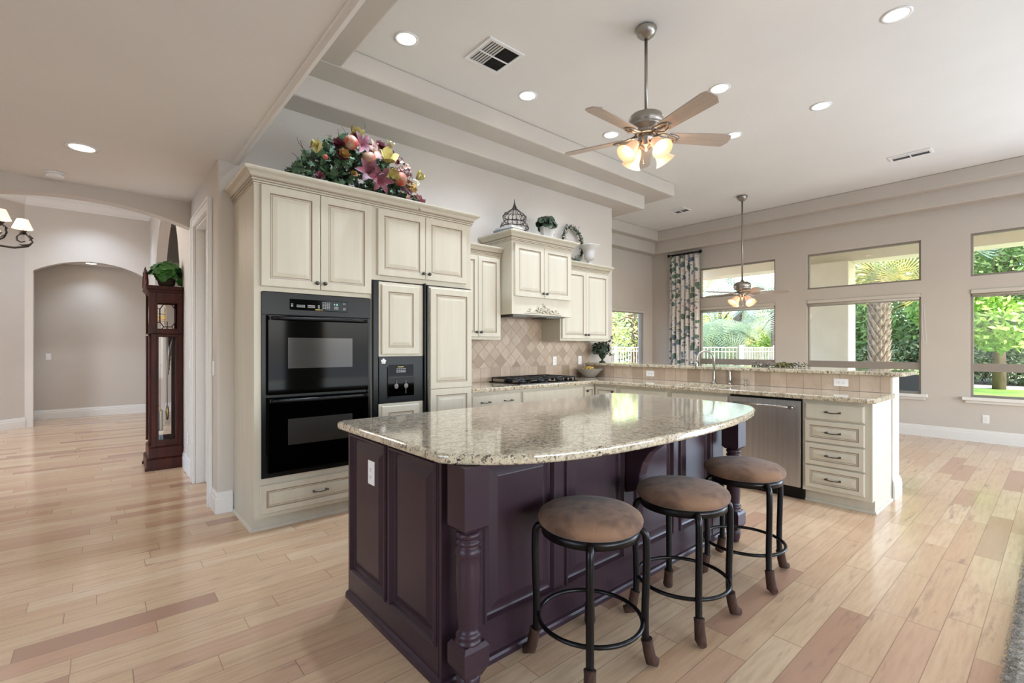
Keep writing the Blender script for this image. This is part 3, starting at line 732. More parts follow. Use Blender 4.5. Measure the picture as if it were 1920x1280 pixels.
# ---- bar wall of the peninsula
struct('wall_peninsula', MB().box(5.15, 5.40, .96, YK, 0, 1.058), 'wall', 'raised bar wall of the peninsula', bevel=.012, seg=3)
base('baseboard_peninsula', [(5.40, YK), (5.40, .96), (5.15, .96)], 'white baseboard of the bar wall end') if 0 else None
BPX = [(o, z) for o, z in BP]
struct('baseboard_peninsula', MB().sweep([(5.15, .96), (5.40, .96), (5.40, YK)], BPX), 'trim', 'white baseboard at the end of the bar wall')
# ---- countertops
def rounded_edge(mb, path, z0, z1, r=.010):
    prof = [(-.02, z0), (-.004, z0), (0, z0+.005), (0, z1-r)]
    for i in range(1, 5): a = pi/2*i/4; prof.append((-r+r*cos(a), z1-r+r*sin(a)))
    mb.sweep(path, prof, caps=False)
    for f in mb.s[-(len(path)-1)*(len(prof)-1):]: pass
ZT0, ZT1 = .875, .915; r = .010
pc = thing('perimeter_countertop', 'speckled cream granite L shaped countertop with the cooktop and sink', 'countertop')
mb = MB(); XF, YF = 4.475, 3.675; SX0, SX1, SY0, SY1 = 4.60, 5.00, 2.19, 2.72; YE = .945; XE = 5.148
def slab(x0, x1, y0, y1): mb.poly([(x0, y0, ZT1), (x1, y0, ZT1), (x1, y1, ZT1), (x0, y1, ZT1)]); mb.poly([(x0, y1, ZT0), (x1, y1, ZT0), (x1, y0, ZT0), (x0, y0, ZT0)])
slab(2.678, XF+r, YF+r, YK-.002); slab(XF+r, XE, SY1, YK-.002); slab(XF+r, SX0, SY0, SY1); slab(SX1, XE, SY0, SY1); slab(XF+r+.03, XE, YE+r, SY0); slab(XF+r, XF+r+.03, YE+.045, SY0)
for (xa, ya), (xb, yb) in (((SX0, SY0), (SX0, SY1)), ((SX0, SY1), (SX1, SY1)), ((SX1, SY1), (SX1, SY0)), ((SX1, SY0), (SX0, SY0))): mb.poly([(xa, ya, ZT0), (xb, yb, ZT0), (xb, yb, ZT1), (xa, ya, ZT1)])
mb.poly([(XF+r, YE+.045, ZT1), (XF+r+.03, YE+r, ZT1), (XF+r+.03, YE+.045, ZT1)])
rounded_edge(mb, [(2.678, YF), (XF, YF), (XF, YE+.045), (XF+.035, YE), (XE, YE)], ZT0, ZT1)
part('slab', mb, 'granite', pc)
bt = tag(part('bar_countertop', MB().prism([(5.105, .90), (5.13, .87), (5.62, .87), (5.66, .91), (5.66, 4.355), (5.105, 4.355)], 1.062, 1.10), 'granite', bevel=.010, seg=3), 'long speckled granite bar top on the raised peninsula wall', 'countertop')
# tile on the bar wall and kitchen wall
o = tag(part('tile_border', MB().box(0, 3.37, 0, .010, .917, 1.060), 'squaretile', loc=(5.139, 4.345, 0), rot=(0, 0, PR)), 'row of square beige tiles below the bar top behind the sink', 'tile')
o = thing('tile_backsplash', 'diamond laid beige travertine backsplash behind the cooktop', 'backsplash', (2.68, YK-.011, 0))
part('diamond_field', MB().box(0, 2.53, 0, .010, 1.075, 1.675), 'diamond', o)
part('square_border', MB().box(0, 2.40, -.001, .010, .917, 1.073), 'squaretile', o)

# ---- sink, faucet, dispensers
sk = thing('sink', 'undermount steel sink sunk in the peninsula countertop', 'sink', (4.80, 2.455, 0))
mb = MB(); hx, hy = .205, .27
a = mb.add([(-hx, -hy, .872), (hx, -hy, .872), (hx, hy, .872), (-hx, hy, .872)]); b2 = mb.add([(-hx+.02, -hy+.02, .70), (hx-.02, -hy+.02, .70), (hx-.02, hy-.02, .70), (-hx+.02, hy-.02, .70)])
mb.bridge(b2, a, 4); mb.face(range(b2, b2+4)); part('basin', mb, 'steel', sk)
part('drain', MB().lathe([(.045, .701), (.04, .706), (.01, .703)], (0, 0, 0), 20), 'chrome', sk)
fa = thing('faucet', 'brushed nickel gooseneck kitchen faucet behind the sink', 'faucet', (5.075, 2.50, ZT1))
mb = MB().lathe([(.030, 0), (.030, .006), (.024, .012), (.018, .06), (.016, .12), (.019, .135), (.014, .14)], (0, 0, 0), 20); part('base', mb, 'nickel', fa)
pts = [(0, 0, .13), (0, 0, .26)]+[(-.095+.095*cos(t), 0, .26+.095*sin(t)) for t in [pi*i/12 for i in range(1, 13)]]+[(-.19, 0, .22)]
part('spout', MB().tube(pts, .011, 12), 'nickel', fa, rot=(0, 0, R(-52)) if 0 else (0, 0, R(-40)))
part('spray_head', MB().lathe([(.012, 0), (.017, .01), (.016, .07), (.011, .085)], (-.19*cos(R(40)), .19*sin(R(40)), .15), 14), 'nickel', fa)
sp = thing('side_sprayer', 'tapered nickel side sprayer standing right of the faucet', 'sprayer', (5.09, 2.335, ZT1))
part('collar', MB().lathe([(.024, 0), (.022, .012), (.015, .02)], (0, 0, 0), 16), 'nickel', sp)
part('nozzle', MB().lathe([(.014, .02), (.022, .04), (.020, .075), (.013, .12), (.015, .135), (.008, .15)], (0, 0, 0), 16), 'nickel', sp)
sd = thing('soap_dispenser', 'small nickel soap pump, rightmost of the fittings behind the sink', 'soap dispenser', (5.09, 2.17, ZT1))
part('base', MB().lathe([(.020, 0), (.018, .01), (.010, .02), (.010, .05), (.016, .055), (.012, .07)], (0, 0, 0), 16), 'nickel', sd)
part('pump_spout', MB().tube([(.02, 0, .062), (-.03, 0, .066), (-.045, 0, .058)], .006, 8), 'nickel', sd)

# ---- cooktop
ck = thing('gas_cooktop', 'black gas cooktop with cast iron grates on the granite counter', 'cooktop', (3.815, 4.02, ZT1))
part('top_plate', MB().box(-.455, .455, -.265, .265, .001, .012), 'blackglass', ck, bevel=.004)
part('trim', MB().box(-.462, .462, -.272, -.266, .001, .006).box(-.462, .462, .266, .272, .001, .006), 'pewter', ck)
for gx in (-.295, 0, .295):
    mb = MB(); hw, hd = .14, .235; z = .050
    mb.tube([(gx-hw, -hd, z), (gx+hw, -hd, z), (gx+hw, hd, z), (gx-hw, hd, z)], .0075, 6, closed=True)
    mb.box(gx-hw, gx+hw, -.006, .006, z-.006, z+.008)
    for by in (-.12, .12):
        for an in range(4):
            ca, sa = cos(an*pi/2+pi/4), sin(an*pi/2+pi/4)
            mb.tube([(gx+ca*.035, by+sa*.035, z+.006), (gx+ca*.10, by+sa*.10, z+.004), (gx+ca*.13, by+sa*.13, z)], .006, 6)
        mb.tube([(gx-hw, by, z), (gx-.03, by, z+.006)], .006, 6); mb.tube([(gx+hw, by, z), (gx+.03, by, z+.006)], .006, 6)
    for sx in (-1, 1):
        for sy in (-1, 1): mb.tube([(gx+sx*hw, sy*hd, z), (gx+sx*hw, sy*hd, .012)], .008, 6)
    part('grate', mb, 'grate', ck)
    for by in (-.12, .12): part('burner', MB().lathe([(.05, .012), (.048, .022), (.034, .024), (.034, .034), (.030, .036)], (gx, by, 0), 18), 'grate', ck)
for i in range(5): part('control_knob', MB().lathe([(.020, .012), (.018, .030), (.012, .036)], (.425, -.18+i*.075, 0), 14), 'grate', ck)

# ---- outlets and switches
def plate(label, loc, rotz, kind='outlet', horiz=False, cat='outlet', group=None):
    t = thing('wall_'+kind if kind == 'switch' else 'power_outlet', label, cat, loc, rotz, group)
    w, h = (.115, .070) if horiz else (.070, .115)
    part('cover_plate', MB().box(-w/2, w/2, -.006, -.0005, -h/2, h/2), 'white', t, bevel=.003)
    if kind == 'switch':
        part('rocker', MB().box(-.016, .016, -.010, -.006, -.033, .033), 'white', t, bevel=.002)
    else:
        part('receptacle', MB().box(*((-.033, .033) if horiz else (-.017, .017)), -.0085, -.006, *((-.017, .017) if horiz else (-.033, .033))), 'white', t, bevel=.002)
        mb = MB()
        for s in (-.018, .018):
            for q in (-.006, .006):
                if horiz: mb.box(s-.005, s+.003, -.0090, -.0084, q-.0012, q+.0012)
                else: mb.box(q-.0012, q+.0012, -.0090, -.0084, s-.003, s+.005)
            if horiz: mb.box(s+.007, s+.011, -.0090, -.0084, -.002, .002)
            else: mb.box(-.002, .002, -.0090, -.0084, s-.011, s-.007)
        part('slots', mb, 'hollow_shade', t)
    return t
plate('white duplex outlet on the bar tiles above the drawer cabinet', (5.137, 1.335, .988), PR, horiz=True)
plate('white outlet on the bar tiles in the corner near the fruit bowl', (5.137, 3.335, .988), PR, horiz=True)
plate('white outlet on the diamond backsplash right of the cooktop', (4.49, YK-.013, 1.135), 0)
plate('white switch on the diamond backsplash beside the fruit bowl', (4.985, YK-.013, 1.135), 0, 'switch', cat='switch')
plate('white outlet low on the window wall below the right window', (XW, .70, .325), PR)
plate('white rocker switch on the wall corner right of the pantry door', (.70, 4.50, 1.14), PR, 'switch', cat='switch')
plate('white switch on the hall wall between clock and pantry door', (.70, 5.80, 1.13), PR, 'switch', cat='switch')
plate('white outlet low on the hall wall behind the clock', (.70, 5.98, .36), PR)
plate('white switch on the grey end wall of the corridor', (-.71, 12.15, 1.14), 0, 'switch', cat='switch')

# ------------------------------------------------------------ island
IX0, IX1, IY0, IY1 = .99, 3.31, 1.56, 2.47
isl = thing('island_cabinet', 'dark aubergine kitchen island cabinet with raised panels and turned posts', 'kitchen island', (0, 0, 0))
part('body', MB().box(IX0+.02, IX1-.02, IY0+.02, IY1, .0, .873), 'purple', isl)
IL = lambda fr=.045: [(0, 0, 0), (0, -.012, 0), (fr, -.012, 0), (fr+.006, -.004, 0), (fr+.012, 0, 0), (fr+.018, 0, 0), (fr+.045, -.009, 0), (fr+.048, -.009, 0)]
IL2 = [(0, 0, 0), (0, -.016, 0), (.004, -.024, 0), (.012, -.025, 0), (.016, -.018, 0), (.022, -.006, 0), (.030, -.002, 0), (.040, -.002, 0), (.075, -.015, 0), (.079, -.016, 0)]
# end panel facing the hall: frame with two raised panels
def framed(name, w, z0, z1, opens, parent, loc, rotz):
    xs = sorted({0, w, *[o[0] for o in opens], *[o[1] for o in opens]}); zs = sorted({z0, z1, *[o[2] for o in opens], *[o[3] for o in opens]}); mb = MB()
    for xa, xb in zip(xs, xs[1:]):
        for za, zb in zip(zs, zs[1:]):
            cx, cz = (xa+xb)/2, (za+zb)/2
            if not any(o[0] < cx < o[1] and o[2] < cz < o[3] for o in opens): mb.box(xa, xb, -.014, .0, za, zb)
    f = part(name, mb, 'purple', parent, loc=loc, rot=(0, 0, rotz))
    for o in opens: part('raised_panel', MB().panel(o[0]-.005, o[2]-.005, o[1]+.005, o[3]+.005, IL2), 'purple', f)
    return f
framed('end_frame', .885, 0, .873, [(.036, .435, .148, .858), (.478, .865, .148, .858)], isl, (IX0+.018, IY1, 0), R(-90))
framed('front_frame', 2.02, 0, .873, [(.07, .48, .175, .84), (.56, 1.02, .175, .84), (1.13, 1.52, .175, .84), (1.60, 1.98, .175, .84)], isl, (IX0+.14, IY0+.018, 0), 0)
part('shoe_moulding', MB().sweep([(IX0+.004, IY1), (IX0+.004, IY0+.004), (IX1, IY0+.004), (IX1, IY1)], [(0, 0), (.018, 0), (.017, .018), (.012, .028), (0, .034)]), 'purple', isl)
part('corner_stile', MB().box(IX0+.003, IX0+.14, IY0+.004, IY0+.02, 0, .873), 'purple', isl); part('corner_stile', MB().box(IX1-.15, IX1, IY0+.004, IY0+.02, 0, .873), 'purple', isl)
def post(px, py):
    p = MB(); b = .056
    p.box(-b, b, -b, b, .645, .874)
    # chamfer under the top block
    a1 = p.add([(-b, -b, .645), (b, -b, .645), (b, b, .645), (-b, b, .645)]); a2 = p.add([(-.04, -.04, .628), (.04, -.04, .628), (.04, .04, .628), (-.04, .04, .628)]); p.bridge(a2, a1, 4)
    p.lathe([(.036, .625), (.044, .622), (.047, .612), (.044, .602), (.038, .598), (.040, .594), (.046, .588), (.046, .580), (.040, .574), (.043, .568), (.049, .560), (.051, .548), (.049, .538), (.046, .530), (.048, .50), (.048, .44), (.043, .34), (.039, .27), (.037, .255), (.044, .250), (.048, .242), (.048, .234), (.043, .228), (.049, .222), (.051, .212), (.046, .205)], (0, 0, 0), 28, cap=False)
    a1 = p.add([(-.046, -.046, .214), (.046, -.046, .214), (.046, .046, .214), (-.046, .046, .214)]); a2 = p.add([(-b, -b, .198), (b, -b, .198), (b, b, .198), (-b, b, .198)]); p.bridge(a2, a1, 4); p.face(range(a1, a1+4))
    p.box(-b, b, -b, b, .125, .198)
    a3 = p.add([(-b, -b, .125), (b, -b, .125), (b, b, .125), (-b, b, .125)]); a4 = p.add([(-.036, -.036, .085), (.036, -.036, .085), (.036, .036, .085), (-.036, .036, .085)]); p.bridge(a4, a3, 4)
    p.lathe([(.020, 0), (.034, .006), (.040, .03), (.044, .06), (.046, .085), (.040, .095)], (0, 0, 0), 24)
    part('turned_post', p, 'purple', isl, loc=(px, py, 0), label='turned corner post with square blocks')
post(1.047, 1.462); post(3.245, 1.462)
# corbels under the overhang
def corbel(x):
    pts = [(0, .872), (-.25, .872), (-.25, .842), (-.235, .828), (-.20, .80), (-.15, .76), (-.11, .70), (-.09, .63), (-.085, .57), (-.06, .54), (-.03, .53), (0, .52)]
    mb = MB().prismx(pts[::-1], -.035, .035); mb.tube([(-.037, -.235, .856), (.037, -.235, .856)], .013, 10)
    part('corbel', mb, 'purple', isl, loc=(x, IY0+.003, 0), bevel=.004)
corbel(2.20)
# granite top
top = [(.985, 2.56), (.955, 2.52), (.955, 1.53), (.975, 1.49), (1.01, 1.45), (1.06, 1.395), (1.12, 1.345), (1.22, 1.285), (1.32, 1.245), (1.43, 1.215), (1.57, 1.19), (1.73, 1.173), (1.93, 1.161), (2.15, 1.156), (2.40, 1.165), (2.66, 1.186), (2.90, 1.22), (3.08, 1.262), (3.22, 1.31), (3.32, 1.365), (3.38, 1.43), (3.42, 1.51), (3.435, 1.60), (3.45, 2.42), (3.43, 2.50), (3.37, 2.56)]
top = top[::1]
t = thing('island_countertop', 'large polished cream granite island top with a bowed front edge', 'countertop')
mb = MB().prism(top, .875, .915)
for i in range(len(mb.s)): mb.s[i] = False
part('slab', mb, 'granite', t, bevel=.013, seg=4)
plate('white duplex outlet on the end panel of the purple island', (IX0+.005, 2.185, .705), PR)

# ------------------------------------------------------------ stools
def make_stool(label, loc, rotz):
    t = thing('bar_stool', label, 'stool', loc, rotz, 'stools along the island')
    part('seat_cushion', MB().lathe([(.150, .570), (.200, .572), (.214, .585), (.218, .602), (.212, .618), (.195, .630), (.16, .640), (.10, .646), (.03, .648), (.001, .648)], (0, 0, 0), 40), 'suede', t)
    mb = MB().lathe([(.190, .540), (.203, .540), (.203, .573), (.190, .573), (.190, .540)], (0, 0, 0), 40, cap=False); mb.lathe([(.19, .56), (.19, .568)], (0, 0, 0), 40)
    part('seat_ring', mb, 'blackmetal', t)
    for k in range(4):
        a = k*pi/2
        prof = [(.196, .553), (.205, .556), (.217, .553), (.226, .540), (.230, .52), (.231, .45), (.229, .35), (.225, .25), (.224, .18), (.226, .12), (.234, .06), (.246, .02)]
        pts = [(r*cos(a), r*sin(a), z) for r, z in prof]
        lg = part('leg', MB().tube(pts, .0155, 12), 'blackmetal', t)
        sr = random.Random(k*7+int(loc[0]*50))
        tip = .010+.02*sr.random()
        sp_ = [(.230, .112), (.234, .095), (.240, .060), (.248, .028), (.258+tip, .018)]
        sp_ = [(r*cos(a), r*sin(a), z) for r, z in sp_]
        part('sock', MB().tube(sp_, [.024, .0225, .0235, .026, .017], 12), 'sock', lg, label='brown knitted sock')
    part('foot_ring', MB().tube([(.214*cos(2*pi*i/40), .214*sin(2*pi*i/40), .185) for i in range(40)], .009, 10, closed=True), 'blackmetal', t)
    return t
make_stool('brown suede bar stool nearest the camera, in front of the island post', (1.555, 1.300, 0), R(40))
make_stool('brown suede bar stool in the middle of the row of three', (2.165, 1.225, 0), R(47))
make_stool('brown suede bar stool farthest from the camera, by the dishwasher', (2.85, 1.225, 0), R(56))

# ------------------------------------------------------------ lamps in the ceilings
def downlight(label, x, y, z, power, on=True, r=.095, group='recessed downlights in the main ceiling', col=WARM, spot=True):
    t = thing('recessed_downlight', label, 'ceiling light', (x, y, z), 0, group)
    part('trim_ring', MB().lathe([(r*.76, -.001), (r*.80, -.006), (r, -.005), (r, -.0005), (r*.76, -.0005)], (0, 0, 0), 32, cap=False), 'white', t)
    part('lens', MB().lathe([(.001, -.003), (r*.77, -.003), (r*.77, -.0012)], (0, 0, 0), 32, cap=False), 'can_glow', t)
    l = light('downlight_lamp', 'SPOT', (0, 0, -.02), power, col, (0, 0, 0), spot_size=R(125), spot_blend=.9, shadow_soft_size=.07)
    l.parent = t
    return t
PW = 105
downlight('lit recessed downlight nearest the tray corner, left of the square ceiling vent', 1.83, 3.39, ZC, PW*1.3)
downlight('lit recessed downlight between the square vent and the near ceiling fan', 3.13, 3.39, ZC, PW*1.3)
downlight('lit recessed downlight just left of the near fan motor', 4.43, 3.39, ZC, PW*1.2)
downlight('lit recessed downlight above the raised right blade of the near fan', 4.41, 2.115, ZC, PW*.7)
downlight('lit recessed downlight farthest right of the near fan, over the bar', 5.50, 1.60, ZC, PW*.4)
downlight('lit recessed downlight at the tip of the right blade of the near fan', 5.50, 2.48, ZC, PW*.4)
downlight('lit recessed downlight at the top right of the photo', 4.41, .80, ZC, PW*.7)
downlight('lit recessed downlight in the lower hall ceiling', -.10, 4.76, ZL, 32, group=None)
downlight('small lit downlight in the foyer ceiling above the far arch', -.12, 10.45, ZF, 110, group=None)
downlight('lit downlight in the corridor ceiling shining on its end wall', -.12, 11.75, 2.86, 30, group=None)
light('far_room_fill', 'SPOT', (1.8, 8.6, ZF-.05), 120, WARM, spot_size=R(140), spot_blend=.9, shadow_soft_size=.1)  # unseen lamp added to brighten the room beyond the side arch
sm = thing('smoke_detector', 'round white smoke detector on the lower hall ceiling', 'smoke detector', (-.287, 5.60, ZL))
part('base', MB().lathe([(.072, -.001), (.072, -.012), (.066, -.014)], (0, 0, 0), 28), 'white', sm)
part('cover', MB().lathe([(.060, -.0145), (.058, -.034), (.045, -.040), (.001, -.040)], (0, 0, 0), 28), 'white', sm)

def ceiling_vent(label, x, y, wx, wy, z=ZC, rz=0, split=True):
    t = thing('ceiling_vent', label, 'vent', (x, y, z), rz)
    f = .028; hx, hy = wx/2, wy/2
    part('frame', MB().box(-hx, hx, -hy, -hy+f, -.010, -.0005).box(-hx, hx, hy-f, hy, -.010, -.0005).box(-hx, -hx+f, -hy+f, hy-f, -.010, -.0005).box(hx-f, hx, -hy+f, hy-f, -.010, -.0005), 'white', t)
    part('duct_shade_plate', MB().box(-hx+f, hx-f, -hy+f, hy-f, -.003, -.0006), 'hollow_shade', t)  # dark plate painted as the shade of a duct, no hole behind
    mb = MB(); n = int((wx-2*f)/.024)
    for i in range(n):
        xx = -hx+f+(i+.5)*(wx-2*f)/n; a = .0055 if i < n/2 else -.0055
        for q in (0, .0012): mb.poly([(xx-a, -hy+f, -.002-q), (xx+a*.5, -hy+f, -.010-q), (xx+a*.5, hy-f, -.010-q), (xx-a, hy-f, -.002-q)])
    part('louvres', mb, 'white', t)
    part('divider', MB().box(-hx+f, hx-f, -.006, .006, -.016, -.010), 'white', t)
    return t
ceiling_vent('large square white ceiling vent between the first two downlights', 2.49, 3.11, .36, .36)
ceiling_vent('rectangular white ceiling vent near the right window', 7.75, 1.27, .22, .42)
ceiling_vent('small white ceiling vent beyond the tray, above the nook', 7.79, 4.455, .30, .30)
ceiling_vent('white slotted vent in the corridor ceiling behind the far arch', -.10, 11.55, .55, .18, 2.86)

def ceiling_fan(label, loc, top, drop, rot, power):
    t = thing('ceiling_fan', label, 'ceiling fan', (loc[0], loc[1], top), rot, None)
    part('canopy', MB().lathe([(.062, -.001), (.078, -.012), (.080, -.022), (.066, -.055), (.040, -.078), (.022, -.084), (.018, -.09)], (0, 0, 0), 32), 'nickel', t)
    part('downrod', MB().lathe([(.0125, -.05), (.0125, -drop)], (0, 0, 0), 14), 'nickel', t)
    z = -drop
    part('motor_housing', MB().lathe([(.020, z+.03), (.030, z+.01), (.075, z), (.118, z-.020), (.128, z-.040), (.128, z-.085), (.120, z-.092), (.124, z-.098), (.120, z-.112), (.085, z-.130), (.080, z-.150), (.085, z-.158), (.060, z-.165)], (0, 0, 0), 40), 'nickel', t)
    zb = z-.175
    for k in range(5):
        a = k*2*pi/5
        mb = MB(); L0, L1, w0, w1 = .17, .66, .055, .072; th = .0045
        out = [(L0, -w0*.75), (L0+.02, -w0), (L1-.05, -w1), (L1-.01, -w1+.012), (L1, -w1+.035), (L1+.004, w1-.05), (L1-.03, w1), (L0+.02, w0), (L0, w0*.75)]
        mb.prism(out, -th, th)
        b = part('blade', mb, 'blade', t, loc=(0, 0, zb), rot=(R(12), 0, 0))
        b.rotation_euler = (Matrix.Rotation(a, 3, 'Z') @ Matrix.Rotation(R(-13), 3, 'X')).to_euler()
        mi = MB()
        mi.tube([(.07, 0, .018), (.11, 0, .006), (.16, 0, -.010), (.21, 0, -.008)], [.012, .010, .009, .007], 8)
        for s in (-1, 1):
            mi.tube([(.085, s*.006, .012), (.12, s*.040, .000), (.16, s*.046, -.010), (.215, s*.036, -.010), (.25, s*.012, -.008), (.245, s*.002, -.008)], [.007, .008, .008, .008, .007, .006], 8)
        part('blade_iron', mi, 'nickel', b)
    z2 = z-.165
    part('light_fitter', MB().lathe([(.058, z2), (.060, z2-.035), (.045, z2-.050), (.048, z2-.075), (.040, z2-.085), (.022, z2-.095), (.010, z2-.125)], (0, 0, 0), 30), 'nickel', t)
    for k in range(4):
        a = k*pi/2+R(35)-0
        d = Vector((cos(a), sin(a), 0))
        mb = MB().tube([d*.035+Vector((0, 0, z2-.065)), d*.075+Vector((0, 0, z2-.055)), d*.095+Vector((0, 0, z2-.075))], .008, 8)
        arm = part('lamp_arm', mb, 'nickel', t)
        sh = MB().lathe([(.022, 0), (.030, -.012), (.040, -.040), (.046, -.075), (.052, -.100), (.066, -.125), (.078, -.138)], (0, 0, 0), 28, cap=False)
        s = part('glass_shade', sh, 'shade_glow', arm, loc=d*.092+Vector((0, 0, z2-.070)))
        ax = Vector((-d.y, d.x, 0)); s.rotation_euler = Matrix.Rotation(R(-42), 3, ax).to_euler()
        bb = part('bulb', MB().sphere((0, 0, -.075), (.020, .020, .032)), 'bulb_glow', arm, loc=s.location); bb.rotation_euler = s.rotation_euler
    part('pull_chain', MB().tube([(.012, .02, z2-.11), (.012, .02, z2-.20)], .0015, 5).sphere((.012, .02, z2-.205), .006, n=8, k=6), 'nickel', t)
    l = light('fan_lamp', 'POINT', (0, 0, z2-.26), power, srgb('#ffdcae'), shadow_soft_size=.10); l.parent = t
    return t
M['blade'] = noisy('pale washed wood blade', '#b8aba1', '#ada096', 3, .35, stretch=(1, 12, 1))
ceiling_fan('near brushed nickel ceiling fan with five blades and lit amber glass shades over the island', (3.146, 2.08), ZC, .655, R(37), 6)
ceiling_fan('far brushed nickel ceiling fan hanging low in front of the left window', (7.81, 3.38), ZC, 1.385, R(-62), 2.5)

# chandelier of the foyer
ch = thing('chandelier', 'iron chandelier with pleated fabric shades at the left edge beyond the arch', 'chandelier', (-1.00, 7.02, 0))
M['iron'] = mat('dark wrought iron', '#3a3632', .5, metal=.6)
part('chain', MB().tube([(0, 0, 2.78), (0, 0, ZF-.03)], .008, 6), 'iron', ch)
part('canopy', MB().lathe([(.06, ZF-.001), (.055, ZF-.02), (.02, ZF-.035)], (0, 0, 0), 20), 'iron', ch)
part('column', MB().lathe([(.010, 2.80), (.03, 2.75), (.018, 2.70), (.020, 2.55), (.045, 2.48), (.05, 2.42), (.03, 2.36), (.02, 2.30), (.03, 2.26), (.005, 2.22)], (0, 0, 0), 20), 'iron', ch)
for k in range(6):
    a = k*pi/3+R(-47.6); c, s = cos(a), sin(a)
    P3 = lambda r, z: (r*c, r*s, z)
    mb = MB().tube([P3(.03, 2.44), P3(.10, 2.385), P3(.22, 2.345), P3(.34, 2.34), P3(.44, 2.37), P3(.475, 2.42), P3(.455, 2.46), P3(.43, 2.49)], [.010, .011, .011, .011, .010, .009, .009, .008], 8)
    mb.tube([P3(.43, 2.50), P3(.38, 2.49), P3(.355, 2.46), P3(.36, 2.42), P3(.39, 2.405), P3(.42, 2.42)], [.010, .009, .009, .008, .006, .004], 8)
    mb.tube([P3(.46, 2.39), P3(.41, 2.375), P3(.37, 2.38)], [.010, .012, .003], 8); mb.tube([P3(.45, 2.49), P3(.47, 2.46), P3(.45, 2.43)], [.004, .013, .003], 8)
    ar = part('arm', mb, 'iron', ch)
    part('bobeche', MB().lathe([(.006, 2.49), (.022, 2.505), (.036, 2.525), (.030, 2.525), (.015, 2.51)], (.40*c, .40*s, 0), 10, cap=False), 'iron', ar)
    part('candle', MB().lathe([(.010, 2.51), (.010, 2.56)], (.40*c, .40*s, 0), 12), 'white', ar)
    sh = MB(); n = 48; r0, r1 = .042, .078
    A = sh.add([(.40*c+(r0+.0015*(i % 2))*cos(2*pi*i/n), .40*s+(r0+.0015*(i % 2))*sin(2*pi*i/n), 2.645) for i in range(n)])
    B = sh.add([(.40*c+(r1+.004*(i % 2))*cos(2*pi*i/n), .40*s+(r1+.004*(i % 2))*sin(2*pi*i/n), 2.545) for i in range(n)]); sh.bridge(B, A, n)
    part('fabric_shade', sh, 'lampshade', ar)
l = light('chandelier_lamp', 'POINT', (0, 0, 2.70), 55, srgb('#fff0e0'), shadow_soft_size=.35); l.parent = ch

# ------------------------------------------------------------ plants and flowers helpers
def rot_to(d):
    return Vector(d).normalized().to_track_quat('Z', 'Y').to_matrix()
def petal(mb, c, rot, L, w, bend, a, m=0, cup=.25):
    """petal leaving c at angle a round the flower axis; bend = angle from the axis in radians, first and last"""
    n = 5; prev = None; r, h = 0, 0; ws = [.25, .8, 1., .75, .06]
    for i in range(n):
        t = i/(n-1)
        if i: ang = bend[0]+(bend[1]-bend[0])*t; r += sin(ang)*L/(n-1); h += cos(ang)*L/(n-1)
        ww = w*ws[i]/2
        pts = [rot @ Vector((r*cos(a)-s2*ww*sin(a), r*sin(a)+s2*ww*cos(a), h+(abs(s2)*cup*ww)))+Vector(c) for s2 in (-1, 0, 1)]
        k = mb.add(pts)
        if prev is not None: mb.face((prev, prev+1, k+1, k), m, True); mb.face((prev+1, prev+2, k+2, k+1), m, True)
        prev = k
IVY = [(0, 0), (.30, -.12), (.55, .10), (.34, .34), (.42, .62), (.14, .60), (0, 1.0), (-.14, .60), (-.42, .62), (-.34, .34), (-.55, .10), (-.30, -.12)]
ROUND = [(0, 0), (.28, .02), (.45, .25), (.48, .55), (.30, .82), (0, .95), (-.30, .82), (-.48, .55), (-.45, .25), (-.28, .02)]
LANCE = [(0, 0), (.14, .25), (.17, .55), (0, 1), (-.17, .55), (-.14, .25)]
def leaf(mb, c, d, size, shape=IVY, m=0, rr=random):
    r = rot_to(d); tw = Matrix.Rotation(rr.uniform(0, 6.28), 3, 'Z'); q = r @ tw
    n = mb.add([q @ Vector((x*size, y*size, -.12*size*abs(x)*2))+Vector(c) for x, y in shape]); mb.face(range(n, n+len(shape)), m)
def rdir(rr):
    while True:
        v = Vector((rr.uniform(-1, 1), rr.uniform(-1, 1), rr.uniform(-1, 1)))
        if .05 < v.length < 1: return v.normalized()

# ---- big floral arrangement on the tall cabinet
FC = {}
for n_, c1, c2 in (('magnolia', '#cfc384', '#a8964c'), ('lily', '#712a36', '#4f1a24'), ('burgundy', '#5c1722', '#3c0c14'), ('blush', '#c09c86', '#8d6660'), ('whiteflower', '#e6dcc0', '#cfc39a'), ('pome', '#a23424', '#a3866a'), ('pomegreen', '#a58f74', '#b4452f'), ('mauve', '#7d5560', '#5c3c48'), ('brass', '#a8843a', '#8a5a30')):
    M[n_] = noisy(n_+' petals', c1, c2, 18, .6, lo=.4, hi=.62)
M['twig'] = mat('brown twig', '#4a3a2c', .8); M['basket'] = noisy('dark wicker', '#3b2a1c', '#22170f', 60, .8)
fa_ = thing('floral_arrangement', 'large artificial flower arrangement of magnolias, lilies, fruit and ivy on the tall cabinet', 'flowers', (1.66, 3.84, 2.495))
rr = random.Random(11)
part('basket', MB().prism([(-.38, -.05), (.42, -.05), (.45, .15), (-.40, .15)], 0, .12), 'basket', fa_)
def hill(x): return max(.05, .54*(1-abs((x+.05)/.64)**1.7))
def ivy(name, n, mt, s0, s1, shape=IVY, yr=(-.12, .22), lo=0.06, hi=1.0, xr=(-.56, .62)):
    mb = MB()
    for i in range(n):
        x = rr.uniform(*xr); h = hill(x); z = .03+rr.uniform(lo, hi)*h; y = rr.uniform(*yr)*(1-.5*z)
        d = (Vector((x*.8, y*2-1.0, .5))+rdir(rr)*.9); leaf(mb, (x, y, z), d, rr.uniform(s0, s1), shape, rr=rr)
    return part(name, mb, mt, fa_)
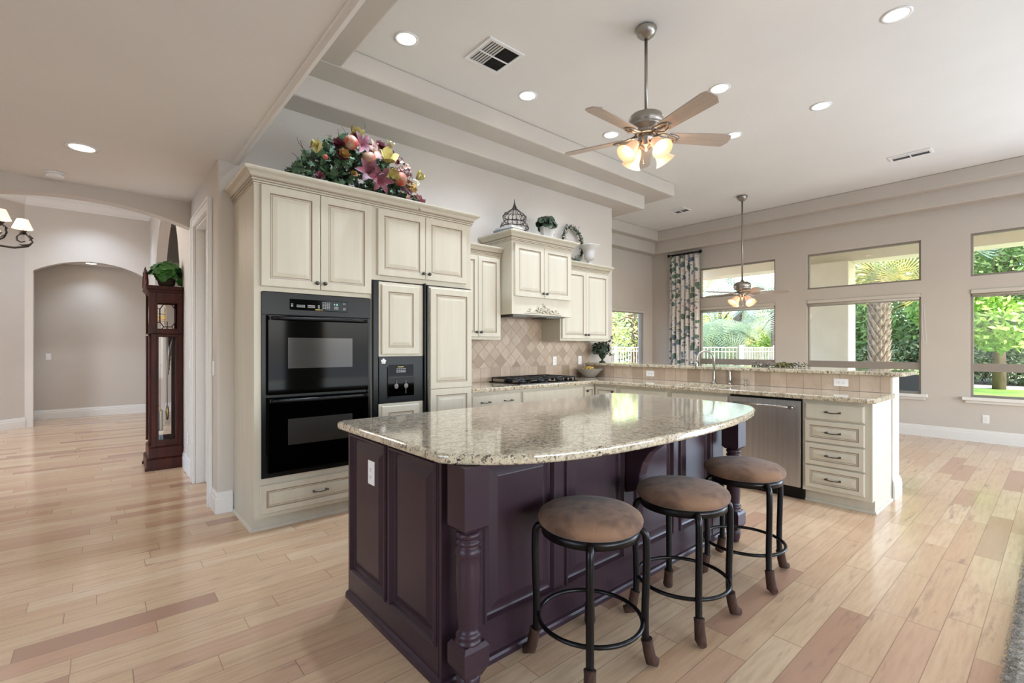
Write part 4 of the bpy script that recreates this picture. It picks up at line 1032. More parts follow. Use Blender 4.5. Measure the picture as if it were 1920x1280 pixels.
for o in (ivy('ivy_leaves', 900, 'leaf', .035, .065), ivy('dark_leaves', 700, 'leafdark', .04, .07, yr=(-.05, .2), hi=.85), ivy('small_leaves', 420, 'greyleaf', .02, .035, LANCE, xr=(-.60, .64), hi=1.05)): o['kind'] = 'stuff'
mb = MB()
for i in range(16):
    x = rr.uniform(-.5, .5); z = hill(x); p0 = Vector((x*.7, 0, z*.5)); p2 = Vector((x*1.15, rr.uniform(-.1, .1), z+rr.uniform(.02, .10))); p1 = (p0+p2)/2+rdir(rr)*.05
    mb.tube([p0, p1, p2, p2+Vector((rr.uniform(-.05, .05), -.02, rr.uniform(-.02, .04)))], [.003, .0025, .002, .001], 5)
part('twigs', mb, 'twig', fa_)
def bloom(name, mt, x, z, y, d, n, L, w, bend, rows=1, center=None):
    mb = MB(); q = rot_to(d)
    for r_ in range(rows):
        for k in range(n): petal(mb, (x, y, z), q, L*(1-.25*r_), w, (bend[0]*(1-.35*r_), bend[1]*(1-.35*r_)), k*2*pi/n+r_*.5)
    if center: mb.sphere((x, y, z+.01), center, 1)
    return part(name, mb, [mt, 'brass'], fa_)
F = lambda x: x-1.66
G = lambda z: z-2.495
Yf = -.13
bloom('magnolia', 'magnolia', F(1.575), G(3.00), -.06, (.1, -.5, 1), 6, .12, .085, (.7, .35), 1)
bloom('magnolia', 'magnolia', F(1.80), G(2.845), Yf-.03, (-.1, -1, .6), 4, .13, .10, (.9, .5), 1)
bloom('magnolia', 'magnolia', F(1.815), G(2.79), Yf-.03, (.2, -1, -1.0), 3, .12, .08, (.8, .5), 1)
bloom('magnolia', 'magnolia', F(1.26), G(2.80), -.09, (-.3, -.6, 1), 5, .10, .075, (.5, .2), 1)
bloom('magnolia', 'magnolia', F(2.12), G(2.80), -.09, (.6, -.6, .6), 5, .09, .075, (.6, .4), 1)
bloom('lily', 'lily', F(1.60), G(2.93), Yf, (.1, -1, .3), 6, .125, .05, (.7, 1.5))
bloom('lily', 'lily', F(1.625), G(2.70), Yf-.07, (-.2, -1, .2), 6, .125, .055, (.7, 1.5))
bloom('lily', 'lily', F(1.705), G(2.665), Yf-.09, (.1, -1, -.1), 6, .13, .055, (.8, 1.5))
bloom('lily', 'blush', F(1.70), G(2.91), Yf, (.5, -1, .3), 6, .11, .05, (.7, 1.5))
bloom('dahlia', 'burgundy', F(1.415), G(2.88), Yf+.02, (-.3, -1, .5), 8, .075, .055, (.9, .5), 2)
bloom('dahlia', 'burgundy', F(1.775), G(2.975), Yf+.04, (.1, -1, .8), 8, .07, .06, (1.1, .7), 2)
bloom('dahlia', 'mauve', F(1.86), G(2.93), Yf+.04, (.3, -1, .5), 7, .07, .05, (1.1, .8), 2)
bloom('dahlia', 'whiteflower', F(1.86), G(3.00), Yf+.04, (.2, -.6, 1), 6, .07, .06, (.8, .4), 2)
bloom('dahlia', 'brass', F(1.45), G(2.82), Yf, (0, -1, .3), 7, .06, .04, (1.1, .8), 2)
for n_, x, z, r_, mt in (('pomegranate', 1.50, 2.925, .056, 'pomegreen'), ('pomegranate', 1.65, 2.835, .058, 'pome'), ('pomegranate', 1.93, 2.735, .058, 'pome'), ('berry', 1.30, 2.76, .02, 'pome')):
    mb = MB().sphere((F(x), Yf-.03, G(z)), r_, n=20, k=12)
    if r_ > .03:
        for k in range(5): petal(mb, (F(x), Yf-.035, G(z)+r_*.93), rot_to((.1, -.3, 1)), .022, .014, (.3, .5), k*2*pi/5)
    part(n_, mb, mt, fa_)
def cluster(name, mt, x, z, R0, n, s):
    mb = MB()
    for i in range(n):
        d = rdir(rr)*R0*rr.uniform(.5, 1); d.y *= .6
        q = rot_to(d+Vector((0, -.05, .02)))
        for k in range(4): petal(mb, (F(x)+d.x, Yf+d.y, G(z)+d.z), q, s, s*.9, (1.0, 1.3), k*pi/2)
    part(name, mb, mt, fa_)
cluster('hydrangea', 'blush', 1.99, 2.84, .075, 22, .022); cluster('hydrangea', 'mauve', 1.99, 2.79, .075, 22, .024); cluster('hydrangea', 'burgundy', 1.94, 2.90, .05, 12, .022)
cluster('hydrangea', 'brass', 2.03, 2.70, .055, 16, .024); cluster('white_blossom', 'whiteflower', 1.635, 2.895, .03, 12, .016); cluster('white_blossom', 'whiteflower', 2.08, 2.74, .04, 12, .018)

rr = random.Random(77)
for i in range(26):
    x = rr.uniform(-.42, .48); z = rr.uniform(.25, .92)*hill(x)+.02
    mt_, L_, n_ = rr.choice((('burgundy', .05, 8), ('mauve', .045, 7), ('burgundy', .04, 6), ('blush', .04, 6), ('brass', .04, 7), ('lily', .07, 6), ('whiteflower', .028, 6)))
    bloom('small_bloom', mt_, x, z, -.15+.12*z, (x*.8, -1, rr.uniform(-.2, .8)), n_, L_, L_*.55, (.8, 1.3), 2 if n_ > 6 else 1)

# ---- plant on the clock
def leafy(t, n, R0, c, mt, s0, s1, shape, rr, zsq=.7, name='foliage', down=0):
    mb = MB()
    for i in range(n):
        d = rdir(rr); rad = rr.uniform(.55, 1)
        p = (c[0]+d.x*R0[0]*rad, c[1]+d.y*R0[1]*rad, c[2]+d.z*R0[2]*rad)
        leaf(mb, p, d+Vector((0, 0, .5-down)), rr.uniform(s0, s1), shape, rr=rr)
    o = part(name, mb, mt, t); return o

# ---- longcase clock
cl = thing('longcase_clock', 'tall dark cherry longcase clock with glazed side, weights and pendulum in the hall', 'clock', (.372, 6.325, 0))
cx1 = .322; wy = .49
mb = MB(); mb.box(0, cx1, 0, wy, .0, .115); mb.box(.008, cx1, .008, wy-.008, .115, .125); mb.box(.02, cx1, .02, wy-.02, .125, .235); mb.box(.026, cx1, .026, wy-.026, .235, .245)
part('plinth', mb, 'cherry', cl, bevel=.004)
part('bracket_foot', MB().box(-.012, .02, -.003, .05, 0, .03).box(-.012, .02, wy-.05, wy+.003, 0, .03), 'cherry', cl)
mb = MB()
for x0, x1 in ((.042, .075+.012), (.285, cx1)):
    for y0, y1 in ((.032, .062), (wy-.062, wy-.032)): mb.box(x0, x1, y0, y1, .245, 1.455)
for y0, y1 in ((.034, .060), (wy-.060, wy-.034)):
    mb.box(.087, .285, y0, y1, .245, .31); mb.box(.087, .285, y0, y1, 1.425, 1.455); mb.box(.255, .285, y0, y1, .31, 1.425); mb.box(.087, .108, y0, y1, .31, 1.425)
mb.box(cx1-.012, cx1, .062, wy-.062, .245, 1.455)
part('trunk', mb, 'cherry', cl, bevel=.003)
part('front_door', MB().box(.038, .052, .062, .11, .26, 1.44).box(.038, .052, wy-.11, wy-.062, .26, 1.44).box(.038, .052, .11, wy-.11, .26, .32).box(.038, .052, .11, wy-.11, 1.38, 1.44), 'cherry', cl)
for y in (.046, wy-.048): part('side_glass', MB().box(.108, .255, y, y+.003, .31, 1.425), 'glass', cl)
part('front_glass', MB().box(.044, .047, .11, wy-.11, .32, 1.38), 'glass', cl)
mb = MB()
for x0, x1 in ((.022, .085), (.285, cx1)):
    for y0, y1 in ((.014, .050), (wy-.050, wy-.014)): mb.box(x0, x1, y0, y1, 1.455, 1.90)
for y0, y1 in ((.016, .045), (wy-.045, wy-.016)): mb.box(.085, .285, y0, y1, 1.455, 1.50); mb.box(.085, .285, y0, y1, 1.80, 1.90)
mb.box(.03, cx1, .02, wy-.02, 1.88, 1.90); mb.box(cx1-.012, cx1, .05, wy-.05, 1.455, 1.90); mb.box(.022, cx1, .014, wy-.014, 1.455, 1.462)
part('hood', mb, 'cherry', cl, bevel=.003)
part('waist_moulding', MB().sweep([(cx1, wy-.03), (.040, wy-.03), (.040, .030), (cx1, .030)], [(0, .235), (-.014, .245), (-.012, .262), (0, .275)]), 'cherry', cl) if 0 else None
part('cornice', MB().sweep([(cx1, wy-.014), (.022, wy-.014), (.022, .014), (cx1, .014)][::-1] if 0 else [(cx1, wy-.014), (.022, wy-.014), (.022, .014), (cx1, .014)][::1], [(0, 1.885), (-.0, 1.9)], caps=False), 'cherry', cl) if 0 else None
mb = MB()
for i, (o_, z_) in enumerate(((.006, 1.900), (.014, 1.914), (.024, 1.930), (.030, 1.942), (.024, 1.955))): mb.box(.022-o_, cx1+.004, .014-o_, wy-.014+o_, z_, z_+.015)
part('cornice', mb, 'cherry', cl, bevel=.003)
mb = MB()
pts = []
for s in (-1, 1):
    mb.tube([(.006, wy/2+s*y, z) for y, z in ((.24, 1.975), (.19, 1.99), (.13, 2.04), (.08, 2.11), (.045, 2.14), (.03, 2.12), (.045, 2.10))], [.012, .018, .020, .018, .016, .014, .010], 8)
mb.prismx([(.03, 1.965), (wy-.03, 1.965), (wy-.10, 2.02), (wy-.17, 2.08), (.17, 2.08), (.10, 2.02)], -.004, .014)
part('pediment', mb, 'cherry', cl); part('finial', MB().lathe([(.010, 2.08), (.022, 2.10), (.024, 2.12), (.010, 2.14), (.014, 2.15), (.002, 2.19)], (.005, wy/2, 0), 14), 'cherry', cl)
for z0, z1 in ((.30, .50), (.95, 1.20)): part('reeded_column', MB().lathe([(.016, .27), (.014, .30), (.013, .85), (.014, 1.40), (.016, 1.44)], (.034, .047 if z0 < .5 else wy-.047, 0), 14), 'cherry', cl)
mb = MB(); ox, oz, rw, rh = .185, 1.652, .068, .12
oc = [(ox-.035, oz+rh), (ox+.035, oz+rh), (ox+rw, oz+.07), (ox+rw, oz-.07), (ox+.035, oz-rh), (ox-.035, oz-rh), (ox-rw, oz-.07), (ox-rw, oz+.07)]
mb.tube([(x, .024, z) for x, z in oc], .0055, 6, closed=True)
for x, z in oc: mb.tube([(x, .024, z), (ox+(x-ox)*1.45, .024, oz+(z-oz)*1.20)], .0045, 6)
mb.box(.085, .098, .020, .028, 1.50, 1.80).box(.272, .285, .020, .028, 1.50, 1.80).box(.098, .272, .020, .028, 1.50, 1.512).box(.098, .272, .020, .028, 1.788, 1.80)
part('side_fretwork', mb, 'cherry', cl)
part('movement', MB().box(.10, .19, .17, .32, 1.60, 1.605).box(.10, .19, .17, .32, 1.68, 1.685).box(.105, .11, .18, .31, 1.56, 1.76).box(.18, .185, .18, .31, 1.56, 1.76).box(.11, .18, .22, .25, 1.62, 1.66), 'gold', cl)
part('dial', MB().lathe([(.14, 0), (.14, .004)], (.040, wy/2, 1.67), 32, axis='x'), 'porcelain', cl)
for k, (x_, y_) in enumerate(((.15, .13), (.15, .245), (.15, .36))):
    wt = part('weight', MB().lathe([(.002, .40), (.022, .402), (.024, .41), (.024, .61), (.022, .62), (.006, .625), (.004, .66)], (x_-.02, y_, 0), 18), 'gold', cl)
    part('chain', MB().tube([(x_-.02, y_, .65), (x_-.02, y_, 1.60)], .002, 5), 'gold', wt)
pd = part('pendulum_rod', MB().tube([(.20, .245, .50), (.20, .245, 1.60)], .004, 6), 'gold', cl); part('bob', MB().lathe([(.002, -.016), (.07, -.010), (.085, 0), (.07, .010), (.002, .016)], (.20, .245, .58), 28, axis='x'), 'gold', pd)
for i in range(8): part('chime_tube', MB().tube([(.205+.007*i, .16+.024*i, 1.46), (.205+.007*i, .16+.024*i, 1.36-.0-.05*(7-i))], .0045, 8), 'chrome', cl)
pp = thing('potted_plant', 'bright green leafy plant in a dark basket on top of the clock', 'plant', (.56, 6.50, 1.972))
part('basket', MB().lathe([(.055, .0), (.075, .03), (.085, .08), (.08, .10), (.06, .10)], (0, 0, 0), 20), 'basket', pp)
rr = random.Random(5)
leafy(pp, 170, (.145, .15, .10), (0, 0, .19), 'leafbright', .06, .10, ROUND, rr)['kind'] = 'stuff'
leafy(pp, 40, (.05, .06, .09), (.13, -.02, .10), 'leafbright', .03, .05, ROUND, rr, name='trailing_leaves')['kind'] = 'stuff'

# ---- on the range hood cabinet and right wall cabinet
bk = thing('book', 'grey book lying flat at the left end of the range hood top, lower of two', 'book', (3.395, 3.98, 2.552), R(8), 'books under the wire cage')
M['bookgrey'] = mat('grey book cover', '#6d7478', .6); M['bookwhite'] = mat('off white book cover', '#c8c6bf', .6); M['paper'] = mat('page edges', '#e2dccc', .8)
part('cover', MB().box(-.10, .10, -.14, .14, 0, .004).box(-.10, .10, -.14, .14, .034, .038).box(-.10, -.096, -.14, .14, .004, .034), 'bookgrey', bk); part('pages', MB().box(-.095, .095, -.135, .135, .0045, .0335), 'paper', bk)
b2_ = thing('book', 'pale book lying on the grey book beside the wire cage, upper of two', 'book', (3.40, 3.98, 2.591), R(3), 'books under the wire cage')
part('cover', MB().box(-.09, .09, -.13, .13, 0, .004).box(-.09, .09, -.13, .13, .024, .028).box(-.09, -.086, -.13, .13, .004, .024), 'bookwhite', b2_); part('pages', MB().box(-.085, .085, -.125, .125, .0045, .0235), 'paper', b2_)
wc = thing('wire_cage', 'dark wire onion shaped birdcage on top of the range hood', 'birdcage', (3.60, 4.12, 2.552))
M['wire'] = mat('dark bronze wire', '#352b28', .6, metal=.3)
prof = [(.10, .06), (.165, .085), (.178, .13), (.16, .175), (.125, .195), (.145, .215), (.148, .25), (.12, .285), (.07, .315), (.03, .345), (.014, .38)]
for name, lo_, hi_ in (('lower_basket', 0, 4), ('upper_dome', 4, 10)):
    mb = MB()
    for k in range(16):
        a = k*2*pi/16
        mb.tube([(r_*cos(a), r_*sin(a)*.8, z_) for r_, z_ in prof[lo_:hi_+1]], .0028, 5)
        if k % 2 == 0 or lo_ == 0:
            zz = .13 if lo_ == 0 else .25; rr0 = .172 if lo_ == 0 else .147
            mb.tube([((rr0)*cos(a+.14*cos(q)), (rr0)*sin(a+.14*cos(q))*.8, zz+.022*sin(q)) for q in [2*pi*j/10 for j in range(10)]], .002, 4, closed=True)
    for r_, z_ in ([prof[0], prof[2], prof[4]] if lo_ == 0 else [prof[4], prof[6], prof[9]]):
        mb.tube([(r_*cos(2*pi*j/32), r_*sin(2*pi*j/32)*.8, z_) for j in range(32)], .004, 5, closed=True)
    if lo_ == 0:
        for j in range(-4, 5): yy = j*.018; hx_ = .10*math.sqrt(max(0, 1-(yy/.08)**2)); mb.tube([(-hx_, yy, .06), (hx_, yy, .06)], .0025, 4)
    part(name, mb, 'wire', wc)
for k in range(4):
    a = k*pi/2+.6; part('foot', MB().tube([(.10*cos(a), .08*sin(a), .06), (.115*cos(a), .092*sin(a), .03), (.125*cos(a), .10*sin(a), .0)], .004, 5), 'wire', wc)
part('finial', MB().lathe([(.016, .375), (.012, .39), (.006, .42), (.004, .45), (.001, .455)], (0, 0, 0), 12), 'wire', wc)
part('latch', MB().tube([(-.15, -.03, .265), (-.19, -.06, .255), (-.155, -.07, .25)], .007, 6), 'wire', wc)
pt = thing('potted_flower', 'hexagonal white crested pot of dark leaves and a pale bloom on the range hood', 'plant', (4.105, 4.10, 2.552))
mb = MB(); n6 = 6
A = mb.add([(.058*cos(2*pi*i/6+.3), .058*sin(2*pi*i/6+.3), 0) for i in range(6)]); B = mb.add([(.095*cos(2*pi*i/6+.3), .095*sin(2*pi*i/6+.3), .215) for i in range(6)]); Cc = mb.add([(.085*cos(2*pi*i/6+.3), .085*sin(2*pi*i/6+.3), .205) for i in range(6)])
mb.bridge(A, B, 6); mb.bridge(B, Cc, 6); mb.face([A+i for i in reversed(range(6))]); mb.face(range(Cc, Cc+6))
pot = part('pot', mb, 'urnwhite', pt)
M['emblem'] = mat('faded brown crest', '#8d7c6c', .7)
aa = R(-72)+.0; nx, ny = cos(aa), sin(aa)
em = MB()
for f in (1, -1):
    em.tube([(f*x, -.001, z) for x, z in ((.004, .10), (.018, .115), (.022, .14), (.010, .15))], .003, 5); em.tube([(f*x, -.001, z) for x, z in ((.006, .09), (.020, .08), (.016, .065))], .003, 5)
em.sphere((0, -.001, .12), (.006, .003, .012), n=8, k=5)
part('crest', em, 'emblem', pot, loc=(.066*cos(R(-60)+.3), .066*sin(R(-60)+.3), 0), rot=(0, 0, R(30)+.3-R(60)))
rr = random.Random(9)
leafy(pt, 46, (.12, .11, .05), (-.01, 0, .262), 'leafdark', .08, .12, ROUND, rr)['kind'] = 'stuff'
mb = MB()
for i in range(30):
    d = rdir(rr); d.z = abs(d.z); p = (d.x*.06, d.y*.05, .30+d.z*.04)
    for k in range(4): petal(mb, p, rot_to(d), .020, .018, (1.0, 1.3), k*pi/2)
part('bloom', mb, 'blush', pt)
wr = thing('wreath', 'round wreath of small grey green leaves leaning on the wall above the right cabinet', 'wreath', (4.78, 4.29, 2.395))
M['plate'] = mat('white ceramic plate', '#c9c6c2', .5)
mb = MB().tube([(.19*cos(q), .02*sin(q), .30+.22*sin(q)) for q in [2*pi*j/28 for j in range(28)]], .014, 6, closed=True); part('vine_ring', mb, 'twig', wr)
mb = MB(); rr = random.Random(21)
for i in range(520):
    q = rr.uniform(0, 2*pi); e = rdir(rr)*rr.uniform(0, .055)
    leaf(mb, (.19*cos(q)+e.x, .02*sin(q)+e.y*.6-.01, .30+.22*sin(q)+e.z), e+Vector((0, -.03, 0)), rr.uniform(.016, .032), LANCE if i % 2 else ROUND, i % 2, rr)
part('leaves', mb, ['greyleaf', 'leafdark'], wr)['kind'] = 'stuff'
mb = MB()
for i in range(60):
    q = rr.uniform(0, 2*pi); e = rdir(rr)*rr.uniform(.02, .06); mb.sphere((.19*cos(q)+e.x, -.02+e.y*.4, .30+.22*sin(q)+e.z), .007, n=6, k=4)
part('berries', mb, 'whiteflower', wr)['kind'] = 'stuff'
un = thing('white_urn', 'white flared urn vase on the right wall cabinet', 'vase', (4.965, 4.16, 2.395))
part('bowl', MB().lathe([(r_, z_*.86) for r_, z_ in [(.030, .085), (.055, .10), (.070, .14), (.072, .20), (.095, .27), (.135, .315), (.137, .322), (.125, .322), (.085, .27), (.06, .20), (.02, .16)]], (0, 0, 0), 36), 'urnwhite', un)
part('foot', MB().lathe([(.058, .0), (.058, .012), (.035, .03), (.028, .05), (.036, .065), (.030, .073)], (0, 0, 0), 30), 'urnwhite', un)

# ---- fruit bowl, urn plant, dried flowers
fb = thing('fruit_bowl', 'wide grey ceramic bowl in the corner of the counter', 'bowl', (4.935, 4.13, ZT1+.001))
part('bowl', MB().lathe([(r_, z_*.82) for r_, z_ in [(.075, 0), (.080, .008), (.115, .055), (.150, .105), (.172, .128), (.176, .134), (.168, .134), (.14, .105), (.10, .06), (.06, .02), (.001, .018)]], (0, 0, 0), 40), 'porcelain', fb)
M['banana'] = noisy('ripe banana skin', '#cfae4e', '#8a6a34', 40, .5)
for i, (y0, rz, z0) in enumerate(((-.05, .3, .095), (-.015, .1, .102), (.02, -.2, .098))):
    bn = tag(part('banana', MB().tube([(.10*sin(q), 0, .028*cos(q*1.6)) for q in [(-1.1+2.2*j/9) for j in range(10)]], [.004, .011, .016, .018, .019, .019, .018, .016, .010, .005], 9), 'banana', loc=(4.915, 4.13+y0, ZT1+z0), rot=(0, 0, rz)), ['ripe banana nearest the front rim of the grey fruit bowl', 'ripe banana in the middle of the grey fruit bowl', 'ripe banana at the back of the grey fruit bowl'][i], 'banana', 'bananas in the fruit bowl')
up = thing('urn_plant', 'small dark green plant in a pedestal urn on the bar top by the wall', 'plant', (5.29, 4.20, 1.1005))
part('urn', MB().lathe([(.045, 0), (.045, .01), (.015, .025), (.012, .045), (.03, .06), (.048, .09), (.052, .115), (.04, .115)], (0, 0, 0), 24), 'leafdark', up)
rr = random.Random(31)
leafy(up, 260, (.15, .13, .10), (-.02, 0, .20), 'leafdark', .03, .055, IVY, rr)['kind'] = 'stuff'
mb = MB(); 
for p in ((.2, 0, .33), (.17, -.05, .10), (.12, .02, .36), (-.19, 0, .12)): mb.tube([(0, 0, .15), (p[0]*.5, p[1]*.5, .15+(p[2]-.15)*.7), p], .003, 5); [leaf(mb, (p[0]*t_+rr.uniform(-.02, .02), p[1]*t_, .15+(p[2]-.15)*t_+rr.uniform(-.01, .02)), rdir(rr), .03, IVY, 0, rr) for t_ in (.6, .7, .8, .85, .9, 1, 1, 1)]
part('sprigs', mb, 'leafdark', up)
df = thing('dried_flowers', 'low bunch of dried grey and olive flowers lying beyond the bar top', 'dried flowers', (5.53, 2.02, 1.1005), R(92))
rr = random.Random(41); M['dried'] = noisy('dried grey blossom', '#9a9186', '#6d655c', 30, .9); M['olive'] = noisy('dried olive moss', '#7c7a4c', '#5a5836', 30, .9)
for nm, x0_, x1_, mt, n in (('dried_leaves', -.30, -.14, 'leafdark', 70), ('moss', -.15, .02, 'olive', 110), ('blossoms', 0, .26, 'dried', 160)):
    mb = MB()
    for i in range(n):
        x = rr.uniform(x0_, x1_); leaf(mb, (x, rr.uniform(-.05, .05), rr.uniform(.005, .04)), rdir(rr)+Vector((0, 0, .6)), rr.uniform(.015, .03), ROUND if mt != 'leafdark' else LANCE, 0, rr)
    part(nm, mb, mt, df)['kind'] = 'stuff'

# ---- curtain
cu = thing('curtain', 'long floral linen curtain panel left of the windows', 'curtain', (9.10, 4.78, 0))
mb = MB(); n, kz = 120, 14; rings = []
for j in range(kz+1):
    z = .02+j*(3.20-.02)/kz; row = []
    for i in range(n+1):
        u = i/n; amp = .034+.012*sin(j*.9+i*.02); y = .66*u+.012*sin(u*40+z)
        row.append((amp*sin(u*2*pi*6.5+.5*sin(z*.8)), y, z))
    rings.append(mb.add(row))
for a, b in zip(rings, rings[1:]): mb.bridge(a, b, n+1, 0, True, closed=False)
cpn = part('panel', mb, 'floral', cu); so = cpn.modifiers.new('thick', 'SOLIDIFY'); so.thickness = .003
cr = thing('curtain_rod', 'short dark bronze curtain rod with flared finials above the floral curtain', 'curtain rod', (9.10, 0, 3.235))
part('rod', MB().tube([(0, 4.80, 0), (0, 5.42, 0)], .014, 12), 'blackmetal', cr)
for y_, f in ((4.80, -1), (5.42, 1)):
    part('finial', MB().tube([(0, y_, 0), (0, y_+f*.02, 0), (0, y_+f*.04, 0), (0, y_+f*.055, 0)], [.016, .018, .036, .034], 16), 'blackmetal', cr)
for y_ in (4.815, 5.40): part('bracket', MB().tube([(0, y_, 0), (.05, y_, -.01), (.098, y_, -.01)], .008, 8), 'blackmetal', cr)
for i in range(7): part('curtain_ring', MB().tube([(.024*cos(q), 4.86+i*.085, -.006+.024*sin(q)) for q in [2*pi*j/16 for j in range(16)]], .003, 5, closed=True), 'blackmetal', cr)

# ---- rug
tag(part('shag_rug', MB().box(1.2, 5.2, -3.0, .155, 0.001, .018), 'rug'), 'grey shag rug at the lower right corner of the floor', 'rug')
rg = bpy.data.objects['shag_rug']; mb = MB(); rr = random.Random(2)
for i in range(9000):
    x = rr.uniform(1.9, 5.15); y = rr.uniform(-.40, .163) if i % 3 else rr.uniform(.12, .168); h = rr.uniform(.02, .035); dx, dy = rr.uniform(-.012, .012), rr.uniform(-.012, .012)
    mb.poly([(x-.003, y, .016), (x+.003, y+.001, .016), (x+dx, y+dy, h)])
part('pile', mb, 'rug', rg)['kind'] = 'stuff'

# ------------------------------------------------------------ outside
M['stucco'] = noisy('cream stucco', '#e3dac9', '#ddd4c2', 3, .9, bump=.1, bs=60)
M['patio'] = noisy('pale patio concrete', '#e3dccf', '#d9d1c3', 2, .9)
M['grass'] = noisy('sunlit lawn', '#7fa33e', '#56802c', 1.2, .95, bump=.4, bs=80)
M['gravel'] = noisy('desert gravel', '#b7a68e', '#9d8c76', 30, .95)
M['bark'] = noisy('grey brown bark', '#7d6a58', '#5a4a3c', 8, .9, stretch=(1, 1, .25), bump=.5, bs=20)
M['palmboot'] = noisy('palm boots', '#9d9081', '#786b5e', 9, .9)
M['fencewhite'] = mat('cream painted metal', '#ddd6c4', .5)
def ext(name, mb, m, label, **kw): o = part(name, mb, m, **kw); o['kind'] = 'structure'; o['label'] = label; return o
ext('patio_floor', MB().box(9.36, 13.6, -8, 6.0, -.14, -.03), 'patio', 'covered patio slab')
tag(part('lawn', MB().box(13.6, 22, -14, 3.4, -.2, -.04), 'grass'), 'sunlit lawn beyond the patio', 'lawn', kind='stuff')
ext('gravel_ground', MB().box(4.0, 70, -40, 50, -.35, -.21).box(9.36, 13.6, 6.0, 14, -.21, -.05).box(13.6, 40, 3.4, 30, -.21, -.06).box(22, 60, -30, 3.4, -.21, -.07), 'gravel', 'gravel ground')
ext('garden_path', MB().box(22, 23.6, -14, 3.4, -.2, -.02), 'patio', 'grey garden path behind the lawn')
ext('patio_roof', MB().box(9.36, 13.2, -8, 6.5, 3.42, 3.6), 'stucco', 'patio ceiling')
ext('rear_sun_blocker', MB().box(-4, 9.4, -8.5, -4.15, 2.95, 3.15), 'stucco', 'unseen eave added to block sun at the rear windows')  # added out of view to cut sun bounce into the room
ext('patio_beam', MB().box(12.2, 12.75, -8, 6.5, 3.16, 3.42), 'stucco', 'beam at the edge of the patio roof')
tag(part('patio_column', MB().box(12.02, 12.55, 2.99, 4.05, -.03, 3.16), 'stucco', bevel=.02), 'thick cream stucco column of the patio seen through the middle window', 'column')
# fence
def fence(label, p0, p1, n):
    t = thing('pool_fence', label, 'fence', (0, 0, 0)); p0 = Vector(p0); p1 = Vector(p1); d = (p1-p0).normalized(); mb = MB()
    for z in (.12, 1.18, 1.30): mb.tube([(*p0, z), (*p1, z)], .016, 4)
    part('rails', mb, 'fencewhite', t); mb = MB()
    for i in range(n+1):
        q = p0+(p1-p0)*i/n; mb.box(q.x-.010, q.x+.010, q.y-.010, q.y+.010, -.05, 1.30)
    part('pickets', mb, 'fencewhite', t)['kind'] = 'stuff'
    for i in range(0, n+1, 20):
        q = p0+(p1-p0)*i/n; part('post', MB().box(q.x-.035, q.x+.035, q.y-.035, q.y+.035, -.05, 1.38), 'fencewhite', t)
    return t
fence('cream picket pool fence running across the view of the nook window', (14.0, 6.1), (14.0, 13.5), 67)
fence('cream picket pool fence running away from the house behind the left window', (14.1, 6.1), (21.1, 6.1), 60)
LEAFM = {'yellow': leafm('yellow green foliage', '#d6d48a', '#a9c066', 1.5), 'green': leafm('mid green foliage', '#86a05c', '#5f7c48', 1.5), 'bright': leafm('sunny green foliage', '#abc962', '#86ad54', 1.5), 'dark': leafm('deep green foliage', '#7f8f66', '#647654', 1.5), 'fan': leafm('blue green fan palm', '#c3d0ba', '#a7b9a4', 2), 'fandark': leafm('deep green fan palm', '#7d9270', '#678060', 2), 'orange': leafm('yellow palm fronds', '#a89c58', '#7f8a50', 2)}
for m_ in LEAFM.values(): m_.node_tree.nodes['Principled BSDF'].inputs['Roughness'].default_value = .8
def tree(label, x, y, h, crown, mt, n, s, seed, trunk=.16, lean=0, group=None, name='tree', base=0.0):
    rr = random.Random(seed); t = thing(name, label, 'tree' if name == 'tree' else 'shrub', (x, y, -.06), 0, group)
    mb = MB(); mb.tube([(0, 0, 0), (lean*.3, 0, h*.4), (lean, 0, h*.9)], [trunk*1.25, trunk, trunk*.6], 10)
    tips = []
    for k in range(9):
        a = rr.uniform(0, 6.28); z0 = h*rr.uniform(.45, .85); cr = crown[rr.randrange(len(crown))]
        e = Vector((cr[0]+rr.uniform(-.5, .5)*cr[3], cr[1]+rr.uniform(-.5, .5)*cr[3], cr[2]+rr.uniform(-.3, .5)*cr[4]))
        mb.tube([(lean*z0/h, 0, z0), ((e.x)*.5, e.y*.5, (z0+e.z)/2+.15), e], [trunk*.5, trunk*.3, trunk*.1], 6)
    part('trunk', mb, 'bark', t)
    mb = MB(); tot = sum(c[3]*c[3]*c[4] for c in crown)
    for cx_, cy_, cz_, rx_, rz_ in crown:
        for i in range(int(n*rx_*rx_*rz_/tot)):
            d = rdir(rr)*rr.uniform(.35, 1)**.5; p = Vector((cx_+d.x*rx_, cy_+d.y*rx_, cz_+d.z*rz_))
            u = rdir(rr); v = u.orthogonal().normalized(); ss = s*rr.uniform(.6, 1.3)
            mb.poly([p-u*ss, p+v*ss*.45, p+u*ss, p-v*ss*.45])
    part('foliage', mb, LEAFM[mt], t)['kind'] = 'stuff'
    return t
def fan_leaf(mb, p, d, L, rr, n=34):
    q = rot_to(d)
    for i in range(n):
        a = -2.2+4.4*i/(n-1); c_ = Vector((sin(a), cos(a), 0))
        e = c_*L*rr.uniform(.85, 1); w_ = Vector((cos(a), -sin(a), 0))*L*.017
        base_ = Vector(p); mid = base_+q @ (e*.55+Vector((0, 0, .05*L))); tip = base_+q @ (e+Vector((0, 0, -.18*L)))
        mb.poly([base_, mid+q @ w_, tip, mid-q @ w_])
